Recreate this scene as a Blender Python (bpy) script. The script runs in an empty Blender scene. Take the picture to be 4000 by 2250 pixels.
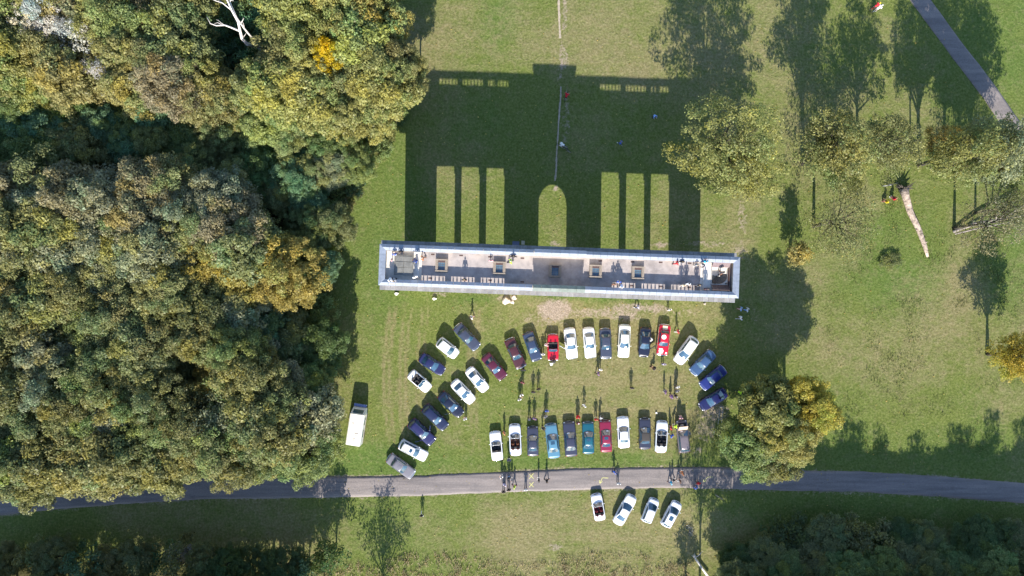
import bpy, math, random
import numpy as np
from mathutils import Vector, Matrix

random.seed(7)
RNG = np.random.default_rng(11)
SC = bpy.context.scene
COL = SC.collection
R = math.radians

# ------------------------------------------------------------------ camera
H = 108.0                      # drone height above the lawn, metres
K = 4000.0 / 150.0             # photo pixels per metre on the ground
cam_d = bpy.data.cameras.new('drone_camera')
cam = bpy.data.objects.new('drone_camera', cam_d)
COL.objects.link(cam)
cam.location = (0, 0, H)
cam.rotation_euler = (0, 0, 0)
cam_d.sensor_width = 36.0
cam_d.lens = 36.0 * H / 150.0
cam_d.clip_end = 6000
SC.camera = cam

# ------------------------------------------------------------------ world, sun, exposure
SUN_EL = 32.0
SUN_AZ = 0.6                   # degrees; the sun stands south (bottom of the photo)
world = bpy.data.worlds.new('World')
SC.world = world
world.use_nodes = True
wn = world.node_tree.nodes
wl = world.node_tree.links
sky = wn.new('ShaderNodeTexSky')
sky.sky_type = 'NISHITA'
sky.sun_disc = False
sky.sun_elevation = R(SUN_EL)
sky.sun_rotation = R(180.0 + SUN_AZ)
sky.air_density = 1.0
sky.dust_density = 0.3
sky.ozone_density = 2.6
bg = wn['Background']
bg.inputs['Strength'].default_value = 0.118
wl.new(sky.outputs['Color'], bg.inputs['Color'])
sun_d = bpy.data.lights.new('sun', 'SUN')
sun_d.energy = 4.4
sun_d.angle = R(0.42)
sun_d.color = (1.0, 0.93, 0.82)
sun = bpy.data.objects.new('sun', sun_d)
COL.objects.link(sun)
sun.rotation_euler = (R(90 - SUN_EL), 0, R(-SUN_AZ))
vs = SC.view_settings
vs.view_transform = 'Standard'
vs.look = 'None'
vs.gamma = 1.0
vs.use_curve_mapping = False
vs.exposure = 1.25


# ------------------------------------------------------------------ helpers
def W(px, py, z=0.0):
    """photo pixel seen at height z -> world point"""
    s = (H - z) / H / K
    return Vector(((px - 2000) * s, (1125 - py) * s, z))


def node_mat(name):
    m = bpy.data.materials.new(name)
    m.use_nodes = True
    nt = m.node_tree
    return m, nt, nt.nodes['Principled BSDF']


def N(nt, t, **kw):
    n = nt.nodes.new(t)
    for k, v in kw.items():
        setattr(n, k, v)
    return n


def noise(nt, scale, detail=4.0, rough=0.6, vec=None):
    n = N(nt, 'ShaderNodeTexNoise')
    n.inputs['Scale'].default_value = scale
    n.inputs['Detail'].default_value = detail
    n.inputs['Roughness'].default_value = rough
    if vec is not None:
        nt.links.new(vec, n.inputs['Vector'])
    return n.outputs['Fac']


def ramp(nt, fac, stops):
    r = N(nt, 'ShaderNodeValToRGB')
    el = r.color_ramp.elements
    el[0].position, el[0].color = stops[0][0], (*stops[0][1], 1)
    el[1].position, el[1].color = stops[1][0], (*stops[1][1], 1)
    for p, c in stops[2:]:
        e = el.new(p)
        e.color = (*c, 1)
    nt.links.new(fac, r.inputs['Fac'])
    return r.outputs['Color']


def mixc(nt, fac, a, b, mode='MIX'):
    n = N(nt, 'ShaderNodeMix', data_type='RGBA', blend_type=mode)
    if isinstance(fac, (int, float)):
        n.inputs['Factor'].default_value = fac
    else:
        nt.links.new(fac, n.inputs['Factor'])
    for s, v in ((6, a), (7, b)):
        if isinstance(v, tuple):
            n.inputs[s].default_value = (*v, 1)
        else:
            nt.links.new(v, n.inputs[s])
    return n.outputs[2]


def math_n(nt, op, a, b=None, clamp=False):
    n = N(nt, 'ShaderNodeMath', operation=op, use_clamp=clamp)
    for i, v in enumerate((a, b)):
        if v is None:
            continue
        if isinstance(v, (int, float)):
            n.inputs[i].default_value = v
        else:
            nt.links.new(v, n.inputs[i])
    return n.outputs[0]


def bump(nt, bsdf, h, dist, strength=1.0):
    b = N(nt, 'ShaderNodeBump')
    b.inputs['Distance'].default_value = dist
    b.inputs['Strength'].default_value = strength
    nt.links.new(h, b.inputs['Height'])
    nt.links.new(b.outputs['Normal'], bsdf.inputs['Normal'])


def world_pos(nt):
    return N(nt, 'ShaderNodeNewGeometry').outputs['Position']


MATS = {}


def plain(name, col, rough=0.6, metal=0.0, spec=0.5, var=0.12, scale=3.0, coat=0.0, obj_color=False, bump_d=0.0):
    """a surface of one colour with uneven tone; obj_color takes the colour from the object"""
    if name in MATS:
        return MATS[name]
    m, nt, b = node_mat(name)
    co = N(nt, 'ShaderNodeTexCoord').outputs['Object']
    f = noise(nt, scale, 5, 0.65, co)
    lo = ramp(nt, f, [(0.3, (1 - var,) * 3), (0.7, (1 + var,) * 3)])
    if obj_color:
        oi = N(nt, 'ShaderNodeObjectInfo')
        base = mixc(nt, 1.0, oi.outputs['Color'], lo, 'MULTIPLY')
    else:
        base = mixc(nt, 1.0, tuple(col), lo, 'MULTIPLY')
    nt.links.new(base, b.inputs['Base Color'])
    b.inputs['Roughness'].default_value = rough
    b.inputs['Metallic'].default_value = metal
    b.inputs['Specular IOR Level'].default_value = spec
    b.inputs['Coat Weight'].default_value = coat
    b.inputs['Coat Roughness'].default_value = 0.08
    if bump_d:
        bump(nt, b, f, bump_d)
    MATS[name] = m
    return m


def link(o, parent=None):
    COL.objects.link(o)
    if parent is not None:
        o.parent = parent
    return o


def mesh_from(name, verts, faces, mat=None, smooth=False):
    me = bpy.data.meshes.new(name)
    me.from_pydata([tuple(v) for v in verts], [], [tuple(f) for f in faces])
    if mat is not None:
        me.materials.append(mat)
    if smooth:
        me.polygons.foreach_set('use_smooth', [True] * len(me.polygons))
    me.update()
    return me


def obj(name, me, parent=None, loc=None, rot=None, scale=None, color=None):
    o = bpy.data.objects.new(name, me)
    link(o, parent)
    if loc is not None:
        o.location = loc
    if rot is not None:
        o.rotation_euler = rot
    if scale is not None:
        o.scale = scale
    if color is not None:
        o.color = (*color[:3], 1)
    return o


def empty(name, loc=(0, 0, 0), rz=0.0, parent=None):
    o = bpy.data.objects.new(name, None)
    o.empty_display_size = 0.3
    link(o, parent)
    o.location = loc
    o.rotation_euler = (0, 0, rz)
    return o


def tag(o, label=None, cat=None, group=None, kind=None):
    for k, v in (('label', label), ('category', cat), ('group', group), ('kind', kind)):
        if v:
            o[k] = v
    return o


KIDS = {}


def copy_tree(o, parent=None, color_fn=None):
    c = o.copy()
    link(c)
    c.parent = parent
    for ch in o.children:
        copy_tree(ch, c)
    return c


class MB:
    """collects simple solids into one mesh"""

    def __init__(self):
        self.v, self.f = [], []

    def add(self, verts, faces):
        n = len(self.v)
        self.v += [tuple(p) for p in verts]
        self.f += [tuple(i + n for i in q) for q in faces]
        return self

    def box(self, x0, x1, y0, y1, z0, z1, bev=0.0):
        if bev <= 0:
            v = [(x, y, z) for z in (z0, z1) for y in (y0, y1) for x in (x0, x1)]
            f = [(0, 2, 3, 1), (4, 5, 7, 6), (0, 1, 5, 4), (2, 6, 7, 3), (0, 4, 6, 2), (1, 3, 7, 5)]
            return self.add(v, f)
        b = bev
        # upper edge bevelled box: ring bottom, ring below the bevel, inset top
        v = [(x0, y0, z0), (x1, y0, z0), (x1, y1, z0), (x0, y1, z0),
             (x0, y0, z1 - b), (x1, y0, z1 - b), (x1, y1, z1 - b), (x0, y1, z1 - b),
             (x0 + b, y0 + b, z1), (x1 - b, y0 + b, z1), (x1 - b, y1 - b, z1), (x0 + b, y1 - b, z1)]
        f = [(3, 2, 1, 0), (8, 9, 10, 11)]
        for k in (0, 4):
            for i in range(4):
                j = (i + 1) % 4
                f.append((k + i, k + j, k + 4 + j, k + 4 + i))
        return self.add(v, f)

    def tube(self, p0, p1, r0, r1=None, n=8, cap=True):
        r1 = r0 if r1 is None else r1
        p0, p1 = Vector(p0), Vector(p1)
        d = (p1 - p0)
        if d.length < 1e-6:
            return self
        d.normalize()
        a = d.orthogonal().normalized()
        b = d.cross(a)
        v = []
        for p, r in ((p0, r0), (p1, r1)):
            for i in range(n):
                t = 2 * math.pi * i / n
                v.append(p + a * (math.cos(t) * r) + b * (math.sin(t) * r))
        f = [(i, (i + 1) % n, n + (i + 1) % n, n + i) for i in range(n)]
        if cap:
            f += [tuple(range(n - 1, -1, -1)), tuple(range(n, 2 * n))]
        return self.add(v, f)

    def path(self, pts, radii, n=8):
        """one smooth tube through several points"""
        pts = [Vector(p) for p in pts]
        v, f = [], []
        prev = None
        for k, p in enumerate(pts):
            d = (pts[min(k + 1, len(pts) - 1)] - pts[max(k - 1, 0)]).normalized()
            if prev is None:
                a = d.orthogonal().normalized()
            else:
                a = (prev - d * prev.dot(d))
                a = a.normalized() if a.length > 1e-5 else d.orthogonal().normalized()
            prev = a
            b = d.cross(a)
            for i in range(n):
                t = 2 * math.pi * i / n
                v.append(p + (a * math.cos(t) + b * math.sin(t)) * radii[k])
        for k in range(len(pts) - 1):
            for i in range(n):
                j = (i + 1) % n
                f.append((k * n + i, k * n + j, (k + 1) * n + j, (k + 1) * n + i))
        f += [tuple(range(n - 1, -1, -1)), tuple(range((len(pts) - 1) * n, len(pts) * n))]
        return self.add(v, f)

    def lathe(self, prof, n=10, c=(0, 0, 0)):
        v, f = [], []
        for r, z in prof:
            for i in range(n):
                t = 2 * math.pi * i / n
                v.append((c[0] + r * math.cos(t), c[1] + r * math.sin(t), c[2] + z))
        for k in range(len(prof) - 1):
            for i in range(n):
                j = (i + 1) % n
                f.append((k * n + i, k * n + j, (k + 1) * n + j, (k + 1) * n + i))
        f += [tuple(range(n - 1, -1, -1)), tuple(range((len(prof) - 1) * n, len(prof) * n))]
        return self.add(v, f)

    def grid(self, fn, us, vs_, flip=False):
        n = len(vs_)
        v = [fn(u, w) for u in us for w in vs_]
        f = []
        for i in range(len(us) - 1):
            for j in range(n - 1):
                q = (i * n + j, (i + 1) * n + j, (i + 1) * n + j + 1, i * n + j + 1)
                f.append(q[::-1] if flip else q)
        return self.add(v, f)

    def ell(self, c, rx, ry, rz, n=10, m=6):
        prof = []
        v, f = [], []
        for k in range(m + 1):
            a = -math.pi / 2 + math.pi * k / m
            for i in range(n):
                t = 2 * math.pi * i / n
                v.append((c[0] + rx * math.cos(a) * math.cos(t), c[1] + ry * math.cos(a) * math.sin(t), c[2] + rz * math.sin(a)))
        for k in range(m):
            for i in range(n):
                j = (i + 1) % n
                f.append((k * n + i, k * n + j, (k + 1) * n + j, (k + 1) * n + i))
        return self.add(v, f)

    def mesh(self, name, mat=None, smooth=False):
        return mesh_from(name, self.v, self.f, mat, smooth)

    def build(self, name, mat, parent=None, smooth=False, **kw):
        return obj(name, self.mesh(name, mat, smooth), parent, **kw)


def lerp(a, b, t):
    return a + (b - a) * t


def lin(a, b, n):
    return [a + (b - a) * i / (n - 1) for i in range(n)]


def sm(a, b, x):
    t = np.clip((x - a) / (b - a), 0, 1)
    return t * t * (3 - 2 * t)


# value noise for the vertex masks of the ground
_PERM = RNG.random((256, 256))


def vnoise(x, y):
    xi, yi = np.floor(x).astype(int), np.floor(y).astype(int)
    fx, fy = x - xi, y - yi
    fx, fy = fx * fx * (3 - 2 * fx), fy * fy * (3 - 2 * fy)
    g = lambda i, j: _PERM[i & 255, j & 255]
    return (g(xi, yi) * (1 - fx) + g(xi + 1, yi) * fx) * (1 - fy) + (g(xi, yi + 1) * (1 - fx) + g(xi + 1, yi + 1) * fx) * fy


def fbm(x, y, o=4):
    s, a, t = 0, 1.0, 0
    for k in range(o):
        s = s + a * vnoise(x * 2 ** k + 17 * k, y * 2 ** k + 31 * k)
        t += a
        a *= 0.55
    return s / t


# ------------------------------------------------------------------ ground
def ground_material():
    m, nt, b = node_mat('meadow_grass')
    pos = world_pos(nt)
    at = lambda n: N(nt, 'ShaderNodeAttribute', attribute_name=n).outputs['Fac']
    sc = N(nt, 'ShaderNodeMapping')
    sc.inputs['Scale'].default_value = (1.0, 1.0, 1.0)
    nt.links.new(pos, sc.inputs['Vector'])
    fine = noise(nt, 3.2, 6, 0.75, pos)
    mid = noise(nt, 0.55, 5, 0.65, pos)
    wide = noise(nt, 0.09, 4, 0.55, pos)
    tuft = noise(nt, 1.4, 4, 0.7, pos)
    green = ramp(nt, fine, [(0.34, (0.074, 0.098, 0.020)), (0.50, (0.118, 0.146, 0.036)), (0.66, (0.182, 0.200, 0.066))])
    lush = ramp(nt, fine, [(0.34, (0.052, 0.092, 0.017)), (0.50, (0.086, 0.138, 0.031)), (0.66, (0.138, 0.185, 0.052))])
    straw = ramp(nt, fine, [(0.34, (0.130, 0.120, 0.048)), (0.50, (0.196, 0.176, 0.082)), (0.66, (0.275, 0.240, 0.130))])
    f1 = math_n(nt, 'ADD', at('lush'), math_n(nt, 'MULTIPLY', math_n(nt, 'SUBTRACT', mid, 0.5), 1.5), True)
    c = mixc(nt, f1, green, lush)
    f2 = math_n(nt, 'ADD', at('dry'), math_n(nt, 'MULTIPLY', math_n(nt, 'SUBTRACT', math_n(nt, 'MULTIPLY', math_n(nt, 'ADD', mid, tuft), 0.5), 0.5), 3.2), True)
    c = mixc(nt, f2, c, straw)
    # bare trodden earth with a ragged edge
    soil = ramp(nt, noise(nt, 5.0, 6, 0.7, pos), [(0.36, (0.20, 0.155, 0.115)), (0.64, (0.44, 0.355, 0.295))])
    d = math_n(nt, 'ADD', at('dirt'), math_n(nt, 'MULTIPLY', math_n(nt, 'SUBTRACT', math_n(nt, 'MULTIPLY', math_n(nt, 'ADD', fine, tuft), 0.5), 0.5), 2.6))
    d = math_n(nt, 'MULTIPLY', math_n(nt, 'MINIMUM', math_n(nt, 'MULTIPLY', math_n(nt, 'SUBTRACT', d, 0.36), 2.2, True), 1.0), 0.88)
    d = math_n(nt, 'MULTIPLY', d, math_n(nt, 'GREATER_THAN', at('dirt'), 0.02))
    c = mixc(nt, d, c, soil)
    # leaf litter under the wood
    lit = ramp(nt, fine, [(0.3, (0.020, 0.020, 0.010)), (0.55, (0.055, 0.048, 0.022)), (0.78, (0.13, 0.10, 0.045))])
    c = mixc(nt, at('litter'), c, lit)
    nt.links.new(c, b.inputs['Base Color'])
    b.inputs['Roughness'].default_value = 0.95
    b.inputs['Specular IOR Level'].default_value = 0.1
    hgt = math_n(nt, 'ADD', math_n(nt, 'MULTIPLY', fine, 0.8), math_n(nt, 'MULTIPLY', tuft, 0.6))
    bump(nt, b, hgt, 0.15, 1.0)
    return m


def build_ground():
    core_x = np.arange(-96, 96.01, 0.4)
    core_y = np.arange(-72, 62.01, 0.4)
    far = np.array([110, 130, 160, 210, 300, 450, 700, 1100, 1800, 3000.0])
    xs = np.concatenate([-far[::-1], core_x, far])
    ys = np.concatenate([-far[::-1], core_y, far])
    X, Y = np.meshgrid(xs, ys, indexing='ij')
    nx, ny = X.shape
    PX, PY = 2000 + X * K, 1125 - Y * K
    Z = (fbm(X * 0.55, Y * 0.55) - 0.5) * 0.12
    Z = Z * sm(0, 1, np.ones_like(Z))
    # keep it level under the road, the house and the cars, a touch below zero
    Z = Z - 0.055
    V = np.stack([X, Y, Z], -1).reshape(-1, 3)
    idx = np.arange(nx * ny).reshape(nx, ny)
    F = np.stack([idx[:-1, :-1], idx[1:, :-1], idx[1:, 1:], idx[:-1, 1:]], -1).reshape(-1, 4)
    me = bpy.data.meshes.new('ground')
    me.vertices.add(len(V))
    me.vertices.foreach_set('co', V.ravel())
    me.loops.add(F.size)
    me.loops.foreach_set('vertex_index', F.ravel())
    me.polygons.add(len(F))
    me.polygons.foreach_set('loop_start', np.arange(0, F.size, 4))
    me.polygons.foreach_set('loop_total', np.full(len(F), 4))
    me.polygons.foreach_set('use_smooth', np.ones(len(F), bool))
    me.update()

    def blob(px, py, rx, ry, s=1.0):
        d = np.sqrt(((PX - px) / rx) ** 2 + ((PY - py) / ry) ** 2)
        return s * (1 - sm(0.35, 1.15, d))

    def put(name, a):
        at = me.attributes.new(name, 'FLOAT', 'POINT')
        at.data.foreach_set('value', np.clip(a, 0, 1).astype(np.float32).ravel())

    n1 = fbm(X * 0.06 + 5, Y * 0.06 + 9)
    n2 = fbm(X * 0.16 + 51, Y * 0.16 + 19)
    dry = 0.20 + (n1 - 0.5) * 2.2 + (n2 - 0.5) * 1.1
    for a in ((2450, 160, 520, 260, .55), (2350, 1500, 520, 300, .38), (2300, 1240, 560, 110, .5), (2750, 1300, 180, 160, .35), (2300, 2100, 620, 170, .55),
              (2900, 800, 90, 330, .55), (3350, 1020, 320, 130, .25), (1850, 120, 300, 200, .3), (3350, 1380, 350, 160, .2), (2640, 1680, 160, 160, .3),
              (1750, 2080, 420, 150, .25), (1700, 1500, 300, 320, .12), (1250, 1450, 90, 250, .2), (3150, 560, 300, 140, .3)):
        dry = dry + blob(*a)
    for a in ((1500, 850, 220, 400, -.4), (1480, 1800, 420, 90, -.4), (2250, 1795, 700, 40, -.35), (1750, 860, 170, 150, -.15), (3900, 200, 260, 260, -.4),
              (3950, 1000, 180, 320, -.6), (3500, 950, 230, 200, -.45), (1950, 100, 120, 150, -.3), (2350, 1150, 420, 22, -.5), (1700, 1165, 250, 30, -.4), (3500, 1700, 600, 120, -.3)):
        dry = dry + blob(*a)
    for off in (0, 22, 60, 84, 130, 152, 330, 352, 840, 862, 1040, 1062):
        cx = 1500 + off + 0.00032 * (PY - 1480) ** 2
        dry = dry + 0.8 * np.exp(-((PX - cx) / 7.0) ** 2) * sm(1150, 1260, PY) * sm(1840, 1700, PY)
    for cy, cv in ((1600, .00006), (1622, .00006), (1478, -.00009), (1500, -.00009), (2085, .00005), (2107, .00005), (1130, .0001)):
        yy = cy + cv * (PX - 2350) ** 2
        dry = dry + 0.5 * np.exp(-((PY - yy) / 8.0) ** 2) * sm(1900, 2050, PX) * sm(2800, 2600, PX)
    put('dry', dry)
    lush = 0.2 + (n2 - 0.5) * 1.0
    for a in ((1500, 900, 230, 500, .45), (1480, 1800, 420, 90, .5), (2250, 1800, 700, 45, .45), (3950, 150, 260, 260, .4), (3980, 1000, 160, 330, .4),
              (3500, 1000, 330, 260, .5), (1850, 480, 180, 140, .4), (2200, 1168, 620, 20, .6), (3600, 1750, 600, 120, .4), (1950, 90, 90, 160, .5), (3300, 2000, 900, 80, .3)):
        lush = lush + blob(*a)
    put('lush', lush)
    dirt = np.zeros_like(X)
    for a in ((2170, 1212, 90, 58, 1.0), (2120, 1245, 150, 50, .42), (2330, 1222, 150, 30, .62), (2470, 1200, 130, 22, .72), (2440, 1235, 90, 30, .7), (2560, 1205, 80, 26, .7), (2650, 1218, 120, 30, .42),
              (2170, 735, 14, 18, .9), (2165, 952, 30, 14, .7), (2580, 955, 50, 16, .75), (2760, 950, 140, 22, .5), (2790, 1610, 75, 60, .72), (2760, 1680, 60, 70, .55), (2725, 1760, 30, 20, .6),
              (2170, 2138, 40, 20, .7), (2380, 1945, 20, 10, .4), (2640, 1520, 18, 130, .42), (1840, 1670, 60, 20, .3), (2920, 720, 34, 60, .5), (2900, 850, 30, 90, .52), (2890, 980, 40, 60, .5),
              (1720, 1150, 60, 12, .6), (2205, 40, 16, 160, .55), (2206, 230, 20, 60, .62), (2190, 240, 6, 110, .7), (3350, 900, 130, 40, .3), (2940, 1240, 40, 60, .3), (1985, 1165, 55, 20, .75), (2150, 900, 60, 160, .12),
              (1890, 2200, 480, 26, .25), (2210, 470, 26, 200, .42), (2180, 300, 14, 200, .25)):
        dirt = np.maximum(dirt, blob(*a))
    for ex, ey, amt in (([-300, 78, 505, 1000, 1505, 1660, 1951, 2252, 2621, 3078, 3640, 4400], [1965, 1922, 1885, 1864, 1861, 1859, 1845, 1831, 1825, 1837, 1859, 1930], .62),
                        ([-300, 78, 505, 1000, 1505, 1738, 2000, 2252, 2621, 3050, 3660, 4400], [2060, 2004, 1967, 1947, 1940, 1933, 1922, 1913, 1906, 1917, 1940, 2010], .5)):
        dirt = np.maximum(dirt, amt * np.exp(-((PY - np.interp(PX, ex, ey)) / 9.0) ** 2) * (0.5 + n2))
    put('dirt', dirt)
    # litter under the wood on the left, and under the southern trees
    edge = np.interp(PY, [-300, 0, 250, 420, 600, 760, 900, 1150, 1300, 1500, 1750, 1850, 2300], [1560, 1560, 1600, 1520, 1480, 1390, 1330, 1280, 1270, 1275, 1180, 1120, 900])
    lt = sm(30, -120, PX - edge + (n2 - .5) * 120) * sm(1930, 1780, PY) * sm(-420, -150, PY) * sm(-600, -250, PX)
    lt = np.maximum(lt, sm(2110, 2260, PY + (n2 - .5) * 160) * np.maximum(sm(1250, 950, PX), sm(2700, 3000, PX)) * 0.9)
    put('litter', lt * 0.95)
    o = obj('ground', me)
    me.materials.append(ground_material())
    tag(o, kind='structure')
    return o


build_ground()


def asphalt():
    m, nt, b = node_mat('asphalt')
    pos = world_pos(nt)
    f = noise(nt, 9.0, 6, 0.75, pos)
    st = N(nt, 'ShaderNodeMapping')
    st.inputs['Scale'].default_value = (0.12, 1.4, 1)
    nt.links.new(pos, st.inputs['Vector'])
    lane = noise(nt, 1.0, 4, 0.6, st.outputs['Vector'])
    c = ramp(nt, f, [(0.36, (0.152, 0.134, 0.130)), (0.5, (0.196, 0.174, 0.168)), (0.64, (0.252, 0.226, 0.217))])
    c = mixc(nt, 1.0, c, ramp(nt, lane, [(0.36, (0.78, 0.78, 0.79)), (0.64, (1.18, 1.15, 1.12))]), 'MULTIPLY')
    blot = noise(nt, 0.5, 6, 0.75, pos)
    c = mixc(nt, math_n(nt, 'MULTIPLY', math_n(nt, 'SUBTRACT', blot, 0.56), 5.0, True), c, (0.125, 0.114, 0.112))
    nt.links.new(c, b.inputs['Base Color'])
    b.inputs['Roughness'].default_value = 0.85
    b.inputs['Specular IOR Level'].default_value = 0.3
    bump(nt, b, f, 0.01)
    return m


def strip(name, upper, lower, z, mat, rag=0.12, step=0.5, thick=0.07):
    """a paved sheet between two edge lines given in photo pixels"""
    def dense(pts):
        P = np.array(pts, float)
        t = np.concatenate([[0], np.cumsum(np.hypot(*np.diff(P, axis=0).T))])
        n = max(4, int(t[-1] / K / step))
        s = np.linspace(0, t[-1], n)
        return np.stack([np.interp(s, t, P[:, 0]), np.interp(s, t, P[:, 1])], 1), n
    U, n = dense(upper)
    L, m = dense(lower)
    if m != n:
        t = np.linspace(0, m - 1, n)
        L = np.stack([np.interp(t, np.arange(m), L[:, k]) for k in (0, 1)], 1)
    k = np.arange(n)
    U[:, 1] += (fbm(k * 0.35, k * 0 + 3.3) - .5) * rag * 2 * K
    L[:, 1] += (fbm(k * 0.35, k * 0 + 8.3) - .5) * rag * 2 * K
    rows = 9
    V, F = [], []
    for i in range(n):
        for j in range(rows):
            t = j / (rows - 1)
            p = W(lerp(U[i, 0], L[i, 0], t), lerp(U[i, 1], L[i, 1], t))
            V.append((p.x, p.y, z + 0.05 * math.sin(math.pi * t)))
    b0 = len(V)
    for i in range(n):
        for e in (U, L):
            p = W(e[i, 0], e[i, 1])
            V.append((p.x, p.y, z - thick - 0.1))
    for i in range(n - 1):
        for j in range(rows - 1):
            a = i * rows + j
            F.append((a, a + 1, a + rows + 1, a + rows))
        F.append((i * rows, (i + 1) * rows, b0 + 2 * (i + 1), b0 + 2 * i))
        F.append((i * rows + rows - 1, b0 + 2 * i + 1, b0 + 2 * (i + 1) + 1, (i + 1) * rows + rows - 1))
    o = obj(name, mesh_from(name, V, F, mat, True))
    tag(o, kind='structure')
    return o


ASPH = asphalt()
strip('road', [(-300, 1965), (-120, 1945), (78, 1922), (272, 1903), (505, 1885), (776, 1868), (1000, 1864), (1217, 1863), (1505, 1861), (1660, 1859), (1718, 1853), (1951, 1845), (2000, 1843), (2252, 1831),
               (2621, 1825), (2807, 1825), (3078, 1837), (3388, 1843), (3640, 1859), (4000, 1888), (4400, 1930)],
      [(-300, 2060), (-120, 2028), (78, 2004), (272, 1985), (505, 1967), (776, 1951), (1000, 1947), (1272, 1944), (1505, 1940), (1660, 1936), (1738, 1933), (1951, 1924), (2000, 1922), (2252, 1913),
       (2621, 1906), (2807, 1909), (3050, 1917), (3349, 1921), (3660, 1940), (4000, 1966), (4400, 2010)], -0.015, ASPH)
strip('park_path', [(3505, -80), (3555, 0), (3629, 101), (3757, 272), (3835, 373), (3960, 560), (4200, 900)],
      [(3585, -80), (3637, 0), (3746, 151), (3830, 258), (3901, 353), (4030, 540), (4270, 870)], -0.015, ASPH)
soil_m = plain('pale_trodden_soil', (0.36, 0.305, 0.235), 0.95, spec=0.1, var=0.25, scale=4, bump_d=0.03)


def narrow(name, pts, wd, z):
    up = [(x - wd / 2, y) for x, y in pts]
    lo = [(x + wd / 2, y) for x, y in pts]
    V, F = [], []
    n = 0
    P = np.array(pts, float)
    t = np.concatenate([[0], np.cumsum(np.hypot(*np.diff(P, axis=0).T))])
    s = np.arange(0, t[-1], 5.0)
    for i, q in enumerate(s):
        x, y = np.interp(q, t, P[:, 0]), np.interp(q, t, P[:, 1])
        w2 = wd * (0.35 + 0.5 * float(vnoise(np.array(i * 0.6), np.array(2.2))))
        x += 3 * (float(vnoise(np.array(i * 0.25), np.array(7.7))) - .5)
        for sx in (-1, 0, 1):
            p = W(x + sx * w2, y)
            V.append((p.x, p.y, z + (0.0 if sx else 0.02) - (0.05 if sx else 0)))
        if i:
            for k in (0, 1):
                a = (i - 1) * 3 + k
                F.append((a, a + 3, a + 4, a + 1))
    o = obj(name, mesh_from(name, V, F, soil_m, True))
    tag(o, kind='structure')
    return o


narrow('footpath', [(2180, -60), (2184, 40), (2186, 100), (2188, 150)], 6.5, 0.03)
narrow('footpath', [(2190, 338), (2190, 370), (2186, 430), (2180, 520), (2176, 580), (2172, 650), (2168, 712)], 5, 0.03)

# chalk marks on the road
chalk = plain('yellow_chalk', (0.62, 0.60, 0.22), 0.9, var=0.3, scale=9)


def chalk_mark(label, strokes):
    mb = MB()
    for k, (a, b) in enumerate(strokes):
        p, q = W(*a), W(*b)
        d = (q - p).normalized()
        nrm = Vector((-d.y, d.x, 0)) * 0.035
        z = 0.046 + 0.003 * k
        mb.add([(*(p + nrm).xy, z), (*(p - nrm).xy, z), (*(q - nrm).xy, z), (*(q + nrm).xy, z)], [(0, 1, 2, 3)])
    tag(mb.build('chalk_mark', chalk), label, 'chalk mark', 'chalk marks on the road')


chalk_mark('yellow chalk cross on the road, the one nearer the cars', [((2067, 1870), (2084, 1849)), ((2068, 1852), (2084, 1869))])
chalk_mark('yellow chalk cross on the road, the one nearer the southern verge', [((2067, 1903), (2084, 1883)), ((2068, 1885), (2084, 1902))])
chalk_mark('yellow chalk arrow drawn in the sunlit middle of the road', [((2376, 1867), (2353, 1866)), ((2353, 1866), (2343, 1888)), ((2343, 1888), (2341, 1875)), ((2343, 1888), (2353, 1880))])
chalk_mark('yellow chalk arrow on the shaded road beside the overhanging tree', [((2785, 1863), (2764, 1863)), ((2764, 1863), (2749, 1883)), ((2749, 1883), (2748, 1873)), ((2749, 1883), (2759, 1878))])

# ================================================================== the gallery building
def plaster():
    m, nt, b = node_mat('cream_plaster')
    co = N(nt, 'ShaderNodeTexCoord').outputs['Object']
    f = noise(nt, 1.2, 6, 0.65, co)
    c = ramp(nt, f, [(0.3, (0.50, 0.43, 0.32)), (0.7, (0.66, 0.59, 0.46))])
    nt.links.new(c, b.inputs['Base Color'])
    b.inputs['Roughness'].default_value = 0.9
    bump(nt, b, noise(nt, 30, 3, 0.6, co), 0.004)
    return m


def slab_mat(name, c0, c1, stain=(0.2, 0.21, 0.2), st_amt=0.35, rnd=0.25):
    """weathered stone or sheet slabs: each piece differs a little in tone"""
    m, nt, b = node_mat(name)
    co = N(nt, 'ShaderNodeTexCoord').outputs['Object']
    oi = N(nt, 'ShaderNodeObjectInfo')
    ad = N(nt, 'ShaderNodeVectorMath', operation='ADD')
    nt.links.new(co, ad.inputs[0])
    nt.links.new(oi.outputs['Location'], ad.inputs[1])
    f = noise(nt, 2.4, 6, 0.65, ad.outputs[0])
    c = ramp(nt, f, [(0.3, c0), (0.7, c1)])
    g = noise(nt, 0.7, 5, 0.7, ad.outputs[0])
    c = mixc(nt, math_n(nt, 'MULTIPLY', math_n(nt, 'SUBTRACT', g, 0.5), st_amt * 6, True), c, stain)
    tone = math_n(nt, 'ADD', math_n(nt, 'MULTIPLY', oi.outputs['Random'], rnd), 1 - rnd / 2)
    cb = N(nt, 'ShaderNodeCombineColor')
    for i in range(3):
        nt.links.new(tone, cb.inputs[i])
    c = mixc(nt, 1.0, c, cb.outputs[0], 'MULTIPLY')
    nt.links.new(c, b.inputs['Base Color'])
    b.inputs['Roughness'].default_value = 0.62
    bump(nt, b, f, 0.006)
    return m


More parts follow.
